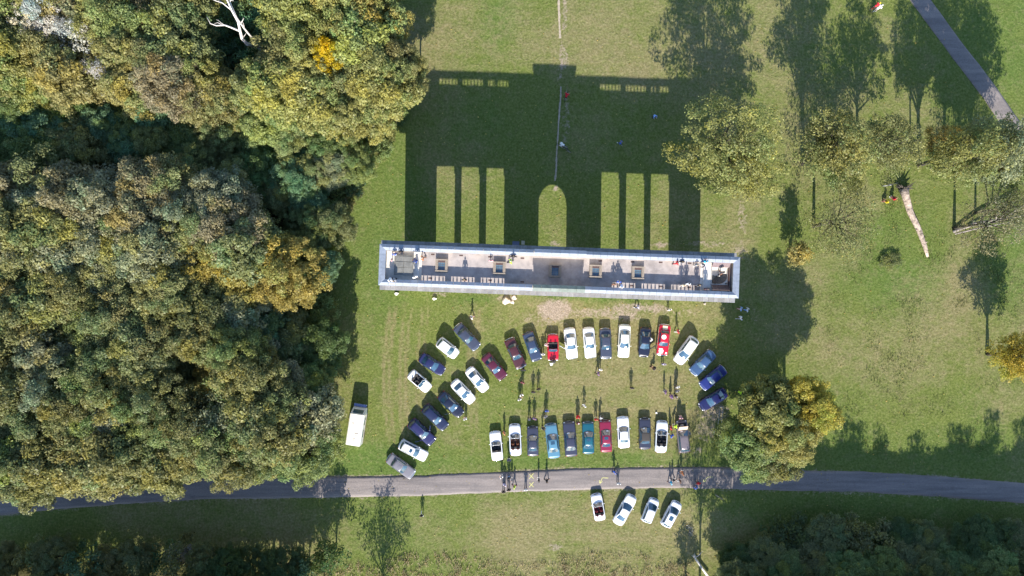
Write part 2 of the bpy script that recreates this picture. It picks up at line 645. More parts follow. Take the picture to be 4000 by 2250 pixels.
M_PLASTER = plaster()
M_COPING = slab_mat('weathered_zinc_coping', (0.195, 0.225, 0.28), (0.265, 0.30, 0.365), (0.16, 0.185, 0.22), 0.25, 0.18)
M_MOSS = slab_mat('mossy_coping', (0.10, 0.13, 0.115), (0.17, 0.205, 0.185), (0.07, 0.095, 0.065), 0.5, 0.15)
M_CORN = slab_mat('grey_cornice_slab', (0.16, 0.16, 0.172), (0.245, 0.245, 0.26), (0.12, 0.115, 0.115), 0.4, 0.30)
M_TERR = None


def terrace_material():
    m, nt, b = node_mat('terrace_screed')
    co = N(nt, 'ShaderNodeTexCoord').outputs['Object']
    f = noise(nt, 0.9, 6, 0.65, co)
    c = ramp(nt, f, [(0.30, (0.27, 0.238, 0.230)), (0.50, (0.365, 0.322, 0.308)), (0.70, (0.44, 0.388, 0.368))])
    g = noise(nt, 0.35, 6, 0.75, co)
    c = mixc(nt, math_n(nt, 'MULTIPLY', math_n(nt, 'SUBTRACT', g, 0.50), 4.5, True), c, (0.215, 0.190, 0.185))
    nt.links.new(c, b.inputs['Base Color'])
    b.inputs['Roughness'].default_value = 0.85
    return m


M_TERR = terrace_material()
M_WHITE = plain('white_limewash', (0.60, 0.565, 0.51), 0.85, var=0.14)
M_WOOD = plain('grey_timber', (0.27, 0.225, 0.18), 0.8, var=0.25, scale=5)
M_LEAD = plain('grey_lead_sheet', (0.20, 0.195, 0.175), 0.45, metal=0.2, var=0.3, scale=1.8)
M_BROWN = plain('brown_painted_steel', (0.085, 0.05, 0.045), 0.6, var=0.2)
M_PINKTILE = plain('rose_panel', (0.17, 0.125, 0.13), 0.7, var=0.12)
M_TREAD = plain('stair_stone', (0.30, 0.24, 0.18), 0.85, var=0.2)


def glass_mat(name, col, ior=1.6, rough=0.04):
    m, nt, b = node_mat(name)
    co = N(nt, 'ShaderNodeTexCoord').outputs['Object']
    f = noise(nt, 2.0, 3, 0.5, co)
    nt.links.new(mixc(nt, 1.0, tuple(col), ramp(nt, f, [(0.3, (0.7, 0.7, 0.7)), (0.7, (1.3, 1.3, 1.3))]), 'MULTIPLY'), b.inputs['Base Color'])
    b.inputs['Roughness'].default_value = rough
    b.inputs['IOR'].default_value = ior
    b.inputs['Specular IOR Level'].default_value = 0.7
    return m


M_SKYGLASS = glass_mat('blue_green_skylight_glass', (0.075, 0.145, 0.215))

BX, BY, BROT = 5.85, 2.1, -2.1
bld = empty('gallery_building', (BX, BY, 0), R(BROT))
tag(bld, 'long narrow stone gallery building with flat roof terrace, skylights and arched passage', 'building')
HL, HD = 21.6, 2.4                    # half length and half depth of the walls
FLOOR = 15.43
OPEN = [(-17.1, -14.3), (-13.45, -10.7), (-9.8, -7.05), (7.05, 9.8), (10.7, 13.45), (14.3, 17.1)]
ZT = 10.9
AW, ASPR = 2.1, 7.5                   # arch half width, springing height


def BL(px, py, z):
    """photo pixel at height z -> building local point"""
    p = W(px, py, z) - Vector((BX, BY, 0))
    a = -R(BROT)
    return Vector((p.x * math.cos(a) - p.y * math.sin(a), p.x * math.sin(a) + p.y * math.cos(a), z))


for side in (-1, 1):
    y0, y1 = (-HD, -HD + 0.75) if side < 0 else (HD - 0.75, HD)
    mb = MB()
    xs = [-HL] + [v for o in OPEN[:3] for v in o] + [-AW, AW] + [v for o in OPEN[3:] for v in o] + [HL]
    for i in range(0, len(xs), 2):
        mb.box(xs[i], xs[i + 1], y0, y1, -0.3, ZT)
    # masonry above the arch
    n = 16
    arc = [(AW * math.cos(math.pi * k / n), ASPR + AW * math.sin(math.pi * k / n)) for k in range(n + 1)]
    for k in range(n):
        (xa, za), (xb, zb) = arc[k], arc[k + 1]
        v = [(xa, y0, za), (xb, y0, zb), (xb, y0, ZT), (xa, y0, ZT), (xa, y1, za), (xb, y1, zb), (xb, y1, ZT), (xa, y1, ZT)]
        mb.add(v, [(0, 1, 2, 3), (7, 6, 5, 4), (0, 4, 5, 1), (3, 2, 6, 7), (0, 3, 7, 4), (1, 5, 6, 2)])
    mb.build('facade_wall', M_PLASTER, bld)
    # imposts that narrow each opening just under its head
    for a, b in OPEN:
        for xx, w in ((a, 1), (b, -1)):
            x0, x1 = sorted((xx - 0.02 * w, xx + 0.13 * w))
            MB().box(x0, x1, y0 - 0.1, y1 + 0.1, ZT - 0.55, ZT - 0.003).build('capital', M_PLASTER, bld)
    # flat pilasters between the openings, outside only
    yo = y0 - 0.16 if side < 0 else y1
    for x in (-20.2, -17.9, -13.88, -10.25, -6.2, -3.4, 3.4, 6.2, 10.25, 13.88, 17.9, 20.2):
        MB().box(x - 0.28, x + 0.28, yo, yo + 0.16, -0.25, ZT + 0.9).build('pilaster', M_PLASTER, bld)
for s in (-1, 1):
    x0, x1 = (-HL + 0.003, -HL + 0.8) if s < 0 else (HL - 0.8, HL - 0.003)
    MB().box(x0, x1, -HD + 0.753, HD - 0.753, -0.3, ZT).build('end_wall', M_PLASTER, bld)
MB().box(-HL - 0.002, HL + 0.002, -HD - 0.002, HD + 0.002, ZT, 14.0).build('attic_storey', M_PLASTER, bld)
# attic windows (blind) on both faces
for side in (-1, 1):
    for a, b in OPEN:
        yy = side * (HD + 0.02)
        MB().box((a + b) / 2 - 0.6, (a + b) / 2 + 0.6, min(yy, yy + side * 0.05), max(yy, yy + side * 0.05), 12.0, 13.2).build('window', MATS.setdefault('ag', MATS.get('ag') or glass_mat('attic_glass', (0.03, 0.04, 0.05))), bld)
# cornice in two steps, then its slabs
CL, CD, CZ = 22.55, 3.14, 14.55
MB().box(-HL - 0.45, HL + 0.45, -HD - 0.35, HD + 0.35, 14.0, 14.25).build('cornice_moulding', M_PLASTER, bld)
MB().box(-CL + 0.02, CL - 0.02, -CD + 0.02, CD - 0.02, 14.25, CZ - 0.1).build('cornice', M_PLASTER, bld)
# solid roof mass inside the parapet; the stair well stays open
P_ST = [BL(2777, 1043, FLOOR), BL(2842, 1113, FLOOR)]
sx0, sx1 = P_ST[0].x, P_ST[1].x
sy1, sy0 = P_ST[0].y, P_ST[1].y
scx, scy = (sx0 + sx1) / 2, (sy0 + sy1) / 2
PO, PI_ = 2.56, 1.78                  # coping outer / inner edge in depth
PL, PLI = 22.35, 21.55                # in length
mb = MB()
mb.box(-PLI - 0.4, sx0, -PI_ - 0.4, PI_ + 0.4, 14.0, FLOOR)
mb.box(sx1, PLI + 0.4, -PI_ - 0.4, PI_ + 0.4, 14.0, FLOOR)
mb.box(sx0 + 0.001, sx1 - 0.001, -PI_ - 0.4, sy0, 14.0, FLOOR)
mb.box(sx0 + 0.001, sx1 - 0.001, sy1, PI_ + 0.4, 14.0, FLOOR)
mb.build('terrace_floor', M_TERR, bld)

# parapet: solid lengths with balustrade bays
BAYS = [(-17.15, -14.2), (-13.42, -10.5), (-9.7, -6.75), (6.75, 9.7), (10.5, 13.42), (14.2, 17.15)]
BTOP, RIDGE, EAVE = 16.22, 16.81, 16.62
ATT = 3.22                            # half width of the raised centre
prof = [(0.06, 0), (0.066, 0.05), (0.042, 0.08), (0.052, 0.16), (0.086, 0.3), (0.092, 0.38), (0.074, 0.5), (0.04, 0.62), (0.036, 0.68), (0.058, 0.73), (0.062, 0.785)]
bal_me = MB().lathe(prof, 10).mesh('baluster', M_PLASTER, True)
for side in (-1, 1):
    ya, yb = sorted((side * 1.92, side * 2.40))
    mb = MB()
    xs = [-PL + 0.15] + [v for o in BAYS for v in o] + [PL - 0.15]
    for i in range(0, len(xs), 2):
        mb.box(xs[i], xs[i + 1], ya, yb, CZ - 0.1, BTOP)
    for a, b in BAYS:
        mb.box(a, b, ya, yb, CZ - 0.1, FLOOR + 0.003)
    mb.box(-PL + 0.15, PL - 0.15, ya, yb, BTOP, EAVE - 0.06)
    mb.box(-ATT + 0.1, ATT - 0.1, ya - 0.03, yb + 0.03, EAVE - 0.3, EAVE + 0.80)
    mb.build('parapet', M_PLASTER, bld)
    for a, b in BAYS:
        w = (b - a) / 6.0
        for k in range(6):
            obj('baluster', bal_me, bld, loc=(a + w * (k + 0.5), side * 2.16, FLOOR + 0.003))
for s in (-1, 1):
    xa, xb = sorted((s * (PLI + 0.12), s * (PL - 0.153)))
    MB().box(xa, xb, -1.917, 1.917, CZ - 0.1, EAVE - 0.06).build('parapet', M_PLASTER, bld)


def gable_slab(L, w, z_in, z_out, t=0.07):
    """a sloping slab: long in x, from ridge (y=0) down to the eave (y=w)"""
    v = [(-L / 2, 0, z_in), (L / 2, 0, z_in), (L / 2, w, z_out), (-L / 2, w, z_out)]
    v += [(x, y, z - t) for x, y, z in v]
    return mesh_from('coping_slab', v, [(0, 1, 2, 3), (7, 6, 5, 4), (0, 4, 5, 1), (2, 6, 7, 3), (1, 5, 6, 2), (0, 3, 7, 4)], M_COPING)


def coping_run(x0, x1, yc, half, zr, ze, mats, length, sides=(1, -1), ux=(1, 0), jit=0.003):
    n = max(1, round((x1 - x0) / length))
    l = (x1 - x0) / n
    for sgn in sides:
        me = gable_slab(l - 0.024, half, zr, ze)
        if sgn < 0:
            me.transform(Matrix.Rotation(math.pi, 4, 'Z'))
        me.materials[0] = mats
        for k in range(n):
            o = obj('coping_slab', me, bld)
            c = x0 + l * (k + 0.5)
            if ux == (1, 0):
                o.location = (c, yc, random.uniform(-jit, jit))
            else:
                o.location = (yc, c, random.uniform(-jit, jit))
                o.rotation_euler = (0, 0, math.pi / 2)


RC = (PO + PI_) / 2                    # ridge line
hw = (PO - PI_) / 2
for side in (-1, 1):
    yc = side * RC
    for a, b in ((-PL + hw, -ATT), (ATT, PL - hw)):
        coping_run(a, b, yc, hw, RIDGE, EAVE, M_COPING, 0.9)
    coping_run(-ATT, ATT, yc, hw + 0.03, RIDGE + 0.9, EAVE + 0.9, M_MOSS if side < 0 else M_COPING, 1.0)
RLX = (PL + PLI) / 2
for s in (-1, 1):
    coping_run(-RC + 0.004, RC - 0.004, s * RLX, (PL - PLI) / 2, RIDGE + 0.004, EAVE, M_COPING, 0.9, ux=(0, 1))
    # mitred corner pieces
    for t in (-1, 1):
        mb = MB()
        v = [(s * RLX, t * RC, RIDGE + 0.01), (s * PL, t * PO, EAVE - 0.0), (s * (PL - 0.8 - 0.03), t * PO, EAVE + 0.004), (s * PL, t * (PO - 0.8), EAVE + 0.004), (s * (PL - 0.8), t * RC, RIDGE + 0.006)]
        v += [(x, y, z - 0.08) for x, y, z in v]
        mb.add(v, [(0, 4, 2, 1), (0, 1, 3), (5, 6, 7, 9), (5, 8, 6), (1, 2, 7, 6), (1, 6, 8, 3), (2, 4, 9, 7), (4, 0, 5, 9), (0, 3, 8, 5)])
        mb.build('coping_corner', M_COPING, bld)
# cornice slabs, a narrow shelf round the outside
n = 66
lw = 2 * CL / n
sl = MB().box(-lw / 2 + 0.008, lw / 2 - 0.008, 0, CD - 2.38, -0.1, 0.0, 0.012).mesh('cornice_slab', M_CORN)
for side in (-1, 1):
    for k in range(n):
        o = obj('cornice_slab', sl, bld)
        o.location = (-CL + lw * (k + 0.5), side * 2.385, CZ + random.uniform(-0.008, 0.008))
        o.rotation_euler = (R(-3.0) * 1, 0, 0) if side > 0 else (R(-3.0), 0, math.pi)
n = 7
lw = 2 * 2.38 / n
sl2 = MB().box(-lw / 2 + 0.008, lw / 2 - 0.008, 0, CL - PL + 0.35, -0.1, 0.0, 0.012).mesh('cornice_slab', M_CORN)
for s in (-1, 1):
    for k in range(n):
        obj('cornice_slab', sl2, bld, loc=(s * (PL - 0.16), -2.38 + lw * (k + 0.5), CZ + random.uniform(-0.006, 0.006)), rot=(0, 0, -math.pi / 2 if s > 0 else math.pi / 2))

# ---- skylights
SKY = [(1724.8, 1036.6), (1950.5, 1046.6), (2168.5, 1057.4), (2326.9, 1059.3), (2492, 1065.6)]
for px, py in SKY:
    c = BL(px, py, FLOOR + 0.3)
    s = empty('skylight', (c.x, c.y, FLOOR), 0, bld)
    o_, i_, h = 0.78, 0.44, 0.46
    for sx in (-1, 1):                               # louvred timber cheeks, each board a piece
        for k in range(4):
            xa = i_ + (o_ - i_) * k / 4.0
            z = h - 0.02 - 0.035 * abs(1.5 - k)
            x0, x1 = sorted((sx * xa, sx * (xa + 0.075)))
            MB().box(x0, x1, -o_ + 0.16, o_ - 0.16, -0.01, z).build('board', M_WOOD, s)
    for sy in (-1, 1):
        y0, y1 = sorted((sy * (o_ - 0.155), sy * o_))
        MB().box(-o_, o_, y0, y1, -0.01, h).build('frame_rail', M_WOOD, s)
    MB().box(-o_ + 0.05, o_ - 0.05, -o_ - 0.13, -o_ - 0.002, -0.01, 0.18).build('frame_rail', M_LEAD, s)
    MB().box(-i_, i_, o_ - 0.40, o_ - 0.158, -0.01, h - 0.1).build('back_board', M_BROWN, s)
    p = MB().box(-i_ + 0.01, i_ - 0.01, -o_ + 0.16, o_ - 0.405, 0.0, 0.16).build('glass', M_SKYGLASS, s)
    g = MB()
    for k in range(5):
        x = lerp(-i_ + 0.02, i_ - 0.02, k / 4)
        g.box(x - 0.014, x + 0.014, -o_ + 0.162, o_ - 0.408, 0.16, 0.185)
        y = lerp(-o_ + 0.18, o_ - 0.425, k / 4)
        g.box(-i_ + 0.012, i_ - 0.012, y - 0.013, y + 0.013, 0.16, 0.190)
    g.build('glazing_bars', M_LEAD, s)
# ---- drain covers
for px, py in ((1690.7, 994), (1801.5, 998), (1913.7, 1003.2), (2040.6, 1008.6), (2344.9, 1019), (2471, 1023), (2580.8, 1025.2), (2693.5, 1028.7), (1680.9, 1086.9), (1914.6, 1094.7), (2040, 1101), (2468.7, 1115.9), (2581, 1118.8), (2692, 1122.4)):
    c = BL(px, py, FLOOR)
    MB().box(-0.23, 0.23, -0.09, 0.09, 0, 0.012).build('drain_cover', M_BROWN, bld, loc=(c.x, c.y, FLOOR + 0.002))

# ---- left end: raised landing with a closed panelled stair hatch
a, b = BL(1519, 1035, FLOOR), BL(1648, 1035, FLOOR)
MB().box(-PLI - 0.1, b.x - 0.28, -1.775, 1.775, FLOOR, FLOOR + 0.3).build('end_landing', M_WHITE, bld)
MB().box(b.x - 0.277, b.x, -1.775, 1.775, FLOOR, FLOOR + 0.15).build('step', M_WHITE, bld)
h0, h1 = BL(1541, 996, FLOOR + 0.6), BL(1613, 1076, FLOOR + 0.6)
hatch = empty('stair_hatch', ((h0.x + h1.x) / 2, (h0.y + h1.y) / 2, FLOOR + 0.302), 0, bld)
hx, hy = (h1.x - h0.x) / 2, (h0.y - h1.y) / 2
MB().box(-hx, hx, -hy, hy, 0, 0.30).build('curb', M_LEAD, hatch)
for i in range(2):
    for j in range(3):
        x0, x1 = lerp(-hx + 0.1, hx - 0.1, i / 2), lerp(-hx + 0.1, hx - 0.1, (i + 1) / 2)
        y0, y1 = lerp(-hy + 0.28, hy - 0.1, j / 3), lerp(-hy + 0.28, hy - 0.1, (j + 1) / 3)
        z = 0.31 + 0.03 * (2 - abs(j - 1))
        MB().box(x0 + 0.015, x1 - 0.015, y0 + 0.015, y1 - 0.015, 0.30, z + random.uniform(0, .02), 0.02).build('panel', M_LEAD, hatch)

# ---- right end: landing round an open spiral stair with two raised lids
e0 = BL(2735, 1060, FLOOR).x
mb = MB()
mb.box(e0 + 0.35, sx0 - 0.05, -1.775, 1.775, FLOOR, FLOOR + 0.3)
mb.box(sx1 + 0.05, PLI - 0.403, -1.775, 1.775, FLOOR, FLOOR + 0.3)
mb.box(sx0 - 0.049, sx1 + 0.049, sy1 + 0.05, 1.775, FLOOR, FLOOR + 0.3)
mb.box(sx0 - 0.049, sx1 + 0.049, -1.775, sy0 - 0.05, FLOOR, FLOOR + 0.3)
mb.build('end_landing', M_WHITE, bld)
MB().box(e0, e0 + 0.347, -1.775, 1.775, FLOOR, FLOOR + 0.15).build('step', M_WHITE, bld)
MB().box(PLI - 0.40, PLI - 0.17, -1.77, 1.60, FLOOR, FLOOR + 0.36).build('ledge', M_BROWN, bld)
st = empty('spiral_stair', (scx, scy, FLOOR), 0, bld)
wx, wy = (sx1 - sx0) / 2, (sy1 - sy0) / 2
mb = MB()
for x0, x1, y0, y1 in ((-wx, -wx + 0.06, -wy, wy), (wx - 0.06, wx, -wy, wy), (-wx + 0.061, wx - 0.061, -wy, -wy + 0.06), (-wx + 0.061, wx - 0.061, wy - 0.06, wy)):
    mb.box(x0, x1, y0, y1, -1.42, 0.36)
mb.build('well_wall', M_WHITE, st)
MB().box(-wx + 0.02, wx - 0.02, -wy + 0.02, wy - 0.02, -1.43, -1.40).build('well_floor', M_WHITE, st)
# landing half of the well
MB().box(-wx + 0.062, -0.05, 0.05, wy - 0.062, -0.55, -0.40).build('landing', M_WHITE, st)
MB().box(-0.048, wx - 0.062, 0.25, wy - 0.062, -0.30, -0.15).build('landing', M_WHITE, st)
rr = min(wx, wy) - 0.09
for k in range(10):
    a0, a1 = math.pi + 0.05 + k * (math.pi * 1.05 / 10), math.pi + 0.05 + (k + 0.94) * (math.pi * 1.05 / 10)
    z = -1.15 + 0.12 * k
    pts = [(0.09 * math.cos((a0 + a1) / 2), 0.09 * math.sin((a0 + a1) / 2))] + [(rr * math.cos(lerp(a0, a1, t)), rr * math.sin(lerp(a0, a1, t))) for t in (0, .5, 1)]
    v = [(x, y, z) for x, y in pts] + [(x, y, z - 0.1) for x, y in pts]
    MB().add(v, [(0, 1, 2, 3), (7, 6, 5, 4), (0, 4, 5, 1), (1, 5, 6, 2), (2, 6, 7, 3), (3, 7, 4, 0)]).build('tread', M_TREAD, st)
MB().lathe([(0.085, -1.4), (0.085, 0.1), (0.06, 0.16)], 10).build('newel', M_WHITE, st)
# curved white well lining on the east side
mb = MB()
mb.grid(lambda u, w: ((rr + 0.02) * math.cos(u), (rr + 0.02) * math.sin(u), w), lin(-1.9, 0.35, 14), [-1.4, 0.1])
mb.grid(lambda u, w: ((rr + 0.02 + 0.18 * w) * math.cos(u), (rr + 0.02 + 0.18 * w) * math.sin(u), 0.1), lin(-1.9, 0.35, 14), [0, 1])
mb.build('well_lining', M_WHITE, st)
# lids: the rear one leans back against the parapet, the front one stands open toward the front
for nm, y, ang, m, ln in (('rear', wy + 0.02, 52, M_PINKTILE, 1.05), ('front', -wy - 0.02, 130, M_BROWN, 1.0)):
    lid = empty('stair_lid', (scx, scy + y, FLOOR + 0.37), 0, bld)
    lid.rotation_euler = (R(ang), 0, 0)
    for k in range(5):
        x0, x1 = lerp(-wx, wx, k / 5), lerp(-wx, wx, (k + 1) / 5)
        MB().box(x0 + 0.006, x1 - 0.006, 0.0, ln, 0, 0.05).build('board', m, lid)
del a, b

# ================================================================== cars
def paint_mat():
    m, nt, b = node_mat('car_paint')
    oi = N(nt, 'ShaderNodeObjectInfo')
    co = N(nt, 'ShaderNodeTexCoord').outputs['Object']
    f = noise(nt, 1.3, 4, 0.6, co)
    c = mixc(nt, 1.0, oi.outputs['Color'], ramp(nt, f, [(0.3, (0.93, 0.93, 0.93)), (0.7, (1.05, 1.05, 1.05))]), 'MULTIPLY')
    nt.links.new(c, b.inputs['Base Color'])
    b.inputs['Roughness'].default_value = 0.32
    b.inputs['Coat Weight'].default_value = 0.7
    b.inputs['Coat Roughness'].default_value = 0.06
    return m


M_PAINT = paint_mat()
M_CGLASS = glass_mat('sky_reflection_car_glass', (0.030, 0.075, 0.125), 1.8, 0.05)  # blue put into the base colour to stand in for sky reflected in the panes
M_TYRE = plain('tyre_rubber', (0.018, 0.018, 0.019), 0.85)
M_RIM = plain('alloy_rim', (0.55, 0.55, 0.57), 0.35, metal=0.8)
M_CHROME = plain('chrome_trim', (0.72, 0.73, 0.75), 0.18, metal=1.0, var=0.04)
M_BLACK = plain('black_plastic', (0.022, 0.022, 0.024), 0.6)
M_RED = plain('red_lamp_lens', (0.42, 0.02, 0.02), 0.2)
M_LAMP = plain('clear_lamp_lens', (0.82, 0.84, 0.86), 0.12, metal=0.35, var=0.05)
M_PAPER = plain('white_paper', (0.85, 0.86, 0.88), 0.8, var=0.03)
M_SEAT = plain('seat_upholstery', (0.05, 0.05, 0.055), 0.7, obj_color=True)
M_DARKIN = plain('dark_cabin_trim', (0.03, 0.03, 0.032), 0.8)
M_CANVAS = plain('canvas_hood', (0.05, 0.045, 0.043), 0.95, scale=9)

WH_R = 0.31
_tyre = MB().lathe([(0.20, -0.085), (0.29, -0.095), (WH_R, -0.06), (WH_R, 0.06), (0.29, 0.095), (0.20, 0.085)], 20).mesh('tyre', M_TYRE, True)
_rim = MB().lathe([(0.205, -0.07), (0.205, 0.062), (0.17, 0.066), (0.06, 0.045), (0.045, 0.07), (0.01, 0.07)], 16).mesh('rim', M_RIM, True)
for me in (_tyre, _rim):
    me.transform(Matrix.Rotation(-math.pi / 2, 4, 'X'))   # axis to +y


class CarShape:
    """L length, W width; xa/xb foot and head of the windscreen, xc/xd head and foot of the rear window"""

    def __init__(s, **k):
        s.__dict__.update(dict(L=4.6, W=1.76, xa=0.85, xb=0.12, xc=-1.0, xd=-1.55, zr=1.40, zb=0.90, zh=0.80, zt=0.90, wr=0.56, wb=0.76, rf=0.5, rr=0.45, pf=2.6, pr=3.0,
                               style='sedan', sun=None, rails=False, chrome=False, nose=0.16, tail=0.12, doors=4, box=0.0))
        s.__dict__.update(k)

    def hw(s, x):
        L = s.L / 2
        w = s.W / 2
        f = 1.0
        if x > L - s.rf * 1.6:
            t = min(1, (x - (L - s.rf * 1.6)) / (s.rf * 1.6))
            f = 1 - s.nose * t ** s.pf
        elif x < -L + s.rr * 1.6:
            t = min(1, (-L + s.rr * 1.6 - x) / (s.rr * 1.6))
            f = 1 - s.tail * t ** s.pr
        return w * f

    def deck(s, x):
        L = s.L / 2
        if x >= s.xa:
            t = (x - s.xa) / (L - s.xa)
            return lerp(s.zb, s.zh, t ** 1.2) - 0.16 * max(0, (t - 0.86) / 0.14) ** 2
        if x <= s.xd:
            t = (s.xd - x) / max(0.01, (L + s.xd))
            return lerp(s.zb + 0.02, s.zt, t) - 0.12 * max(0, (t - 0.85) / 0.15) ** 2
        return lerp(s.zb + 0.02, s.zb, (x - s.xd) / (s.xa - s.xd))

    def axles(s):
        return s.L * 0.298, -s.L * 0.282

    def sill(s, x):
        z = 0.24
        for a in s.axles():
            d = abs(x - a)
            if d < 0.37:
                z = max(z, math.sqrt(0.37 ** 2 - d * d) + 0.29)
        L = s.L / 2
        if abs(x) > L - 0.25:
            z = max(z, 0.24 + 0.16 * (abs(x) - L + 0.25) / 0.25)
        return z

    def section(s, x):
        w, zs, zb = s.hw(x), s.deck(x), s.sill(x)
        return [(0.86 * w, zb), (0.975 * w, zb + 0.04), (1.0 * w, max(zb + 0.05, 0.52)), (0.995 * w, max(zb + 0.07, 0.64)), (0.965 * w, zs - 0.075), (0.925 * w, zs - 0.02),
                (0.82 * w, zs + 0.004), (0.5 * w, zs + 0.022), (0.0, zs + 0.03)]

    def F(s, u, v):
        bul = 0.16 * (1 - u * u)
        return Vector((lerp(s.xa + bul, s.xb + bul * 0.55, v), u * lerp(s.wb, s.wr, v), lerp(s.zb - 0.01, s.zr, v) + 0.05 * v * (1 - u * u)))

    def Rr(s, u, v):
        bul = 0.11 * (1 - u * u)
        return Vector((lerp(s.xd - bul, s.xc - bul * 0.6, v), u * lerp(s.wb, s.wr, v), lerp(s.zb + 0.01, s.zr, v) + 0.05 * v * (1 - u * u)))

    def S(s, t, v, sg):
        b = 0.03 * math.sin(math.pi * v)
        return Vector((lerp(lerp(s.xd, s.xa, t), lerp(s.xc, s.xb, t), v), sg * (lerp(s.wb, s.wr, v) + b + 0.012 * math.sin(math.pi * t)), lerp(lerp(s.zb + 0.01, s.zb - 0.01, t), s.zr, v)))

    def T(s, u, t):
        bf, br = 0.16 * 0.55 * (1 - u * u), 0.11 * 0.6 * (1 - u * u)
        return Vector((lerp(s.xc - br, s.xb + bf, t), u * (s.wr + 0.012 * math.sin(math.pi * t)), s.zr + 0.05 * (1 - u * u) + 0.02 * math.sin(math.pi * t)))


def patch(fn, u0, u1, v0, v1, off, nu=7, nv=4, flip=False):
    """glass lying just proud of a surface, with a little thickness"""
    us, vs_ = lin(u0, u1, nu), lin(v0, v1, nv)
    P = [[fn(u, v) for v in vs_] for u in us]
    out = []
    for i in range(nu):
        for j in range(nv):
            du = P[min(i + 1, nu - 1)][j] - P[max(i - 1, 0)][j]
            dv = P[i][min(j + 1, nv - 1)] - P[i][max(j - 1, 0)]
            n = du.cross(dv).normalized()
            if flip:
                n = -n
            out.append(P[i][j] + n * off)
    f = []
    for i in range(nu - 1):
        for j in range(nv - 1):
            q = (i * nv + j, (i + 1) * nv + j, (i + 1) * nv + j + 1, i * nv + j + 1)
            f.append(q[::-1] if flip else q)
    mb = MB()
    mb.add(out, f)
    return mb


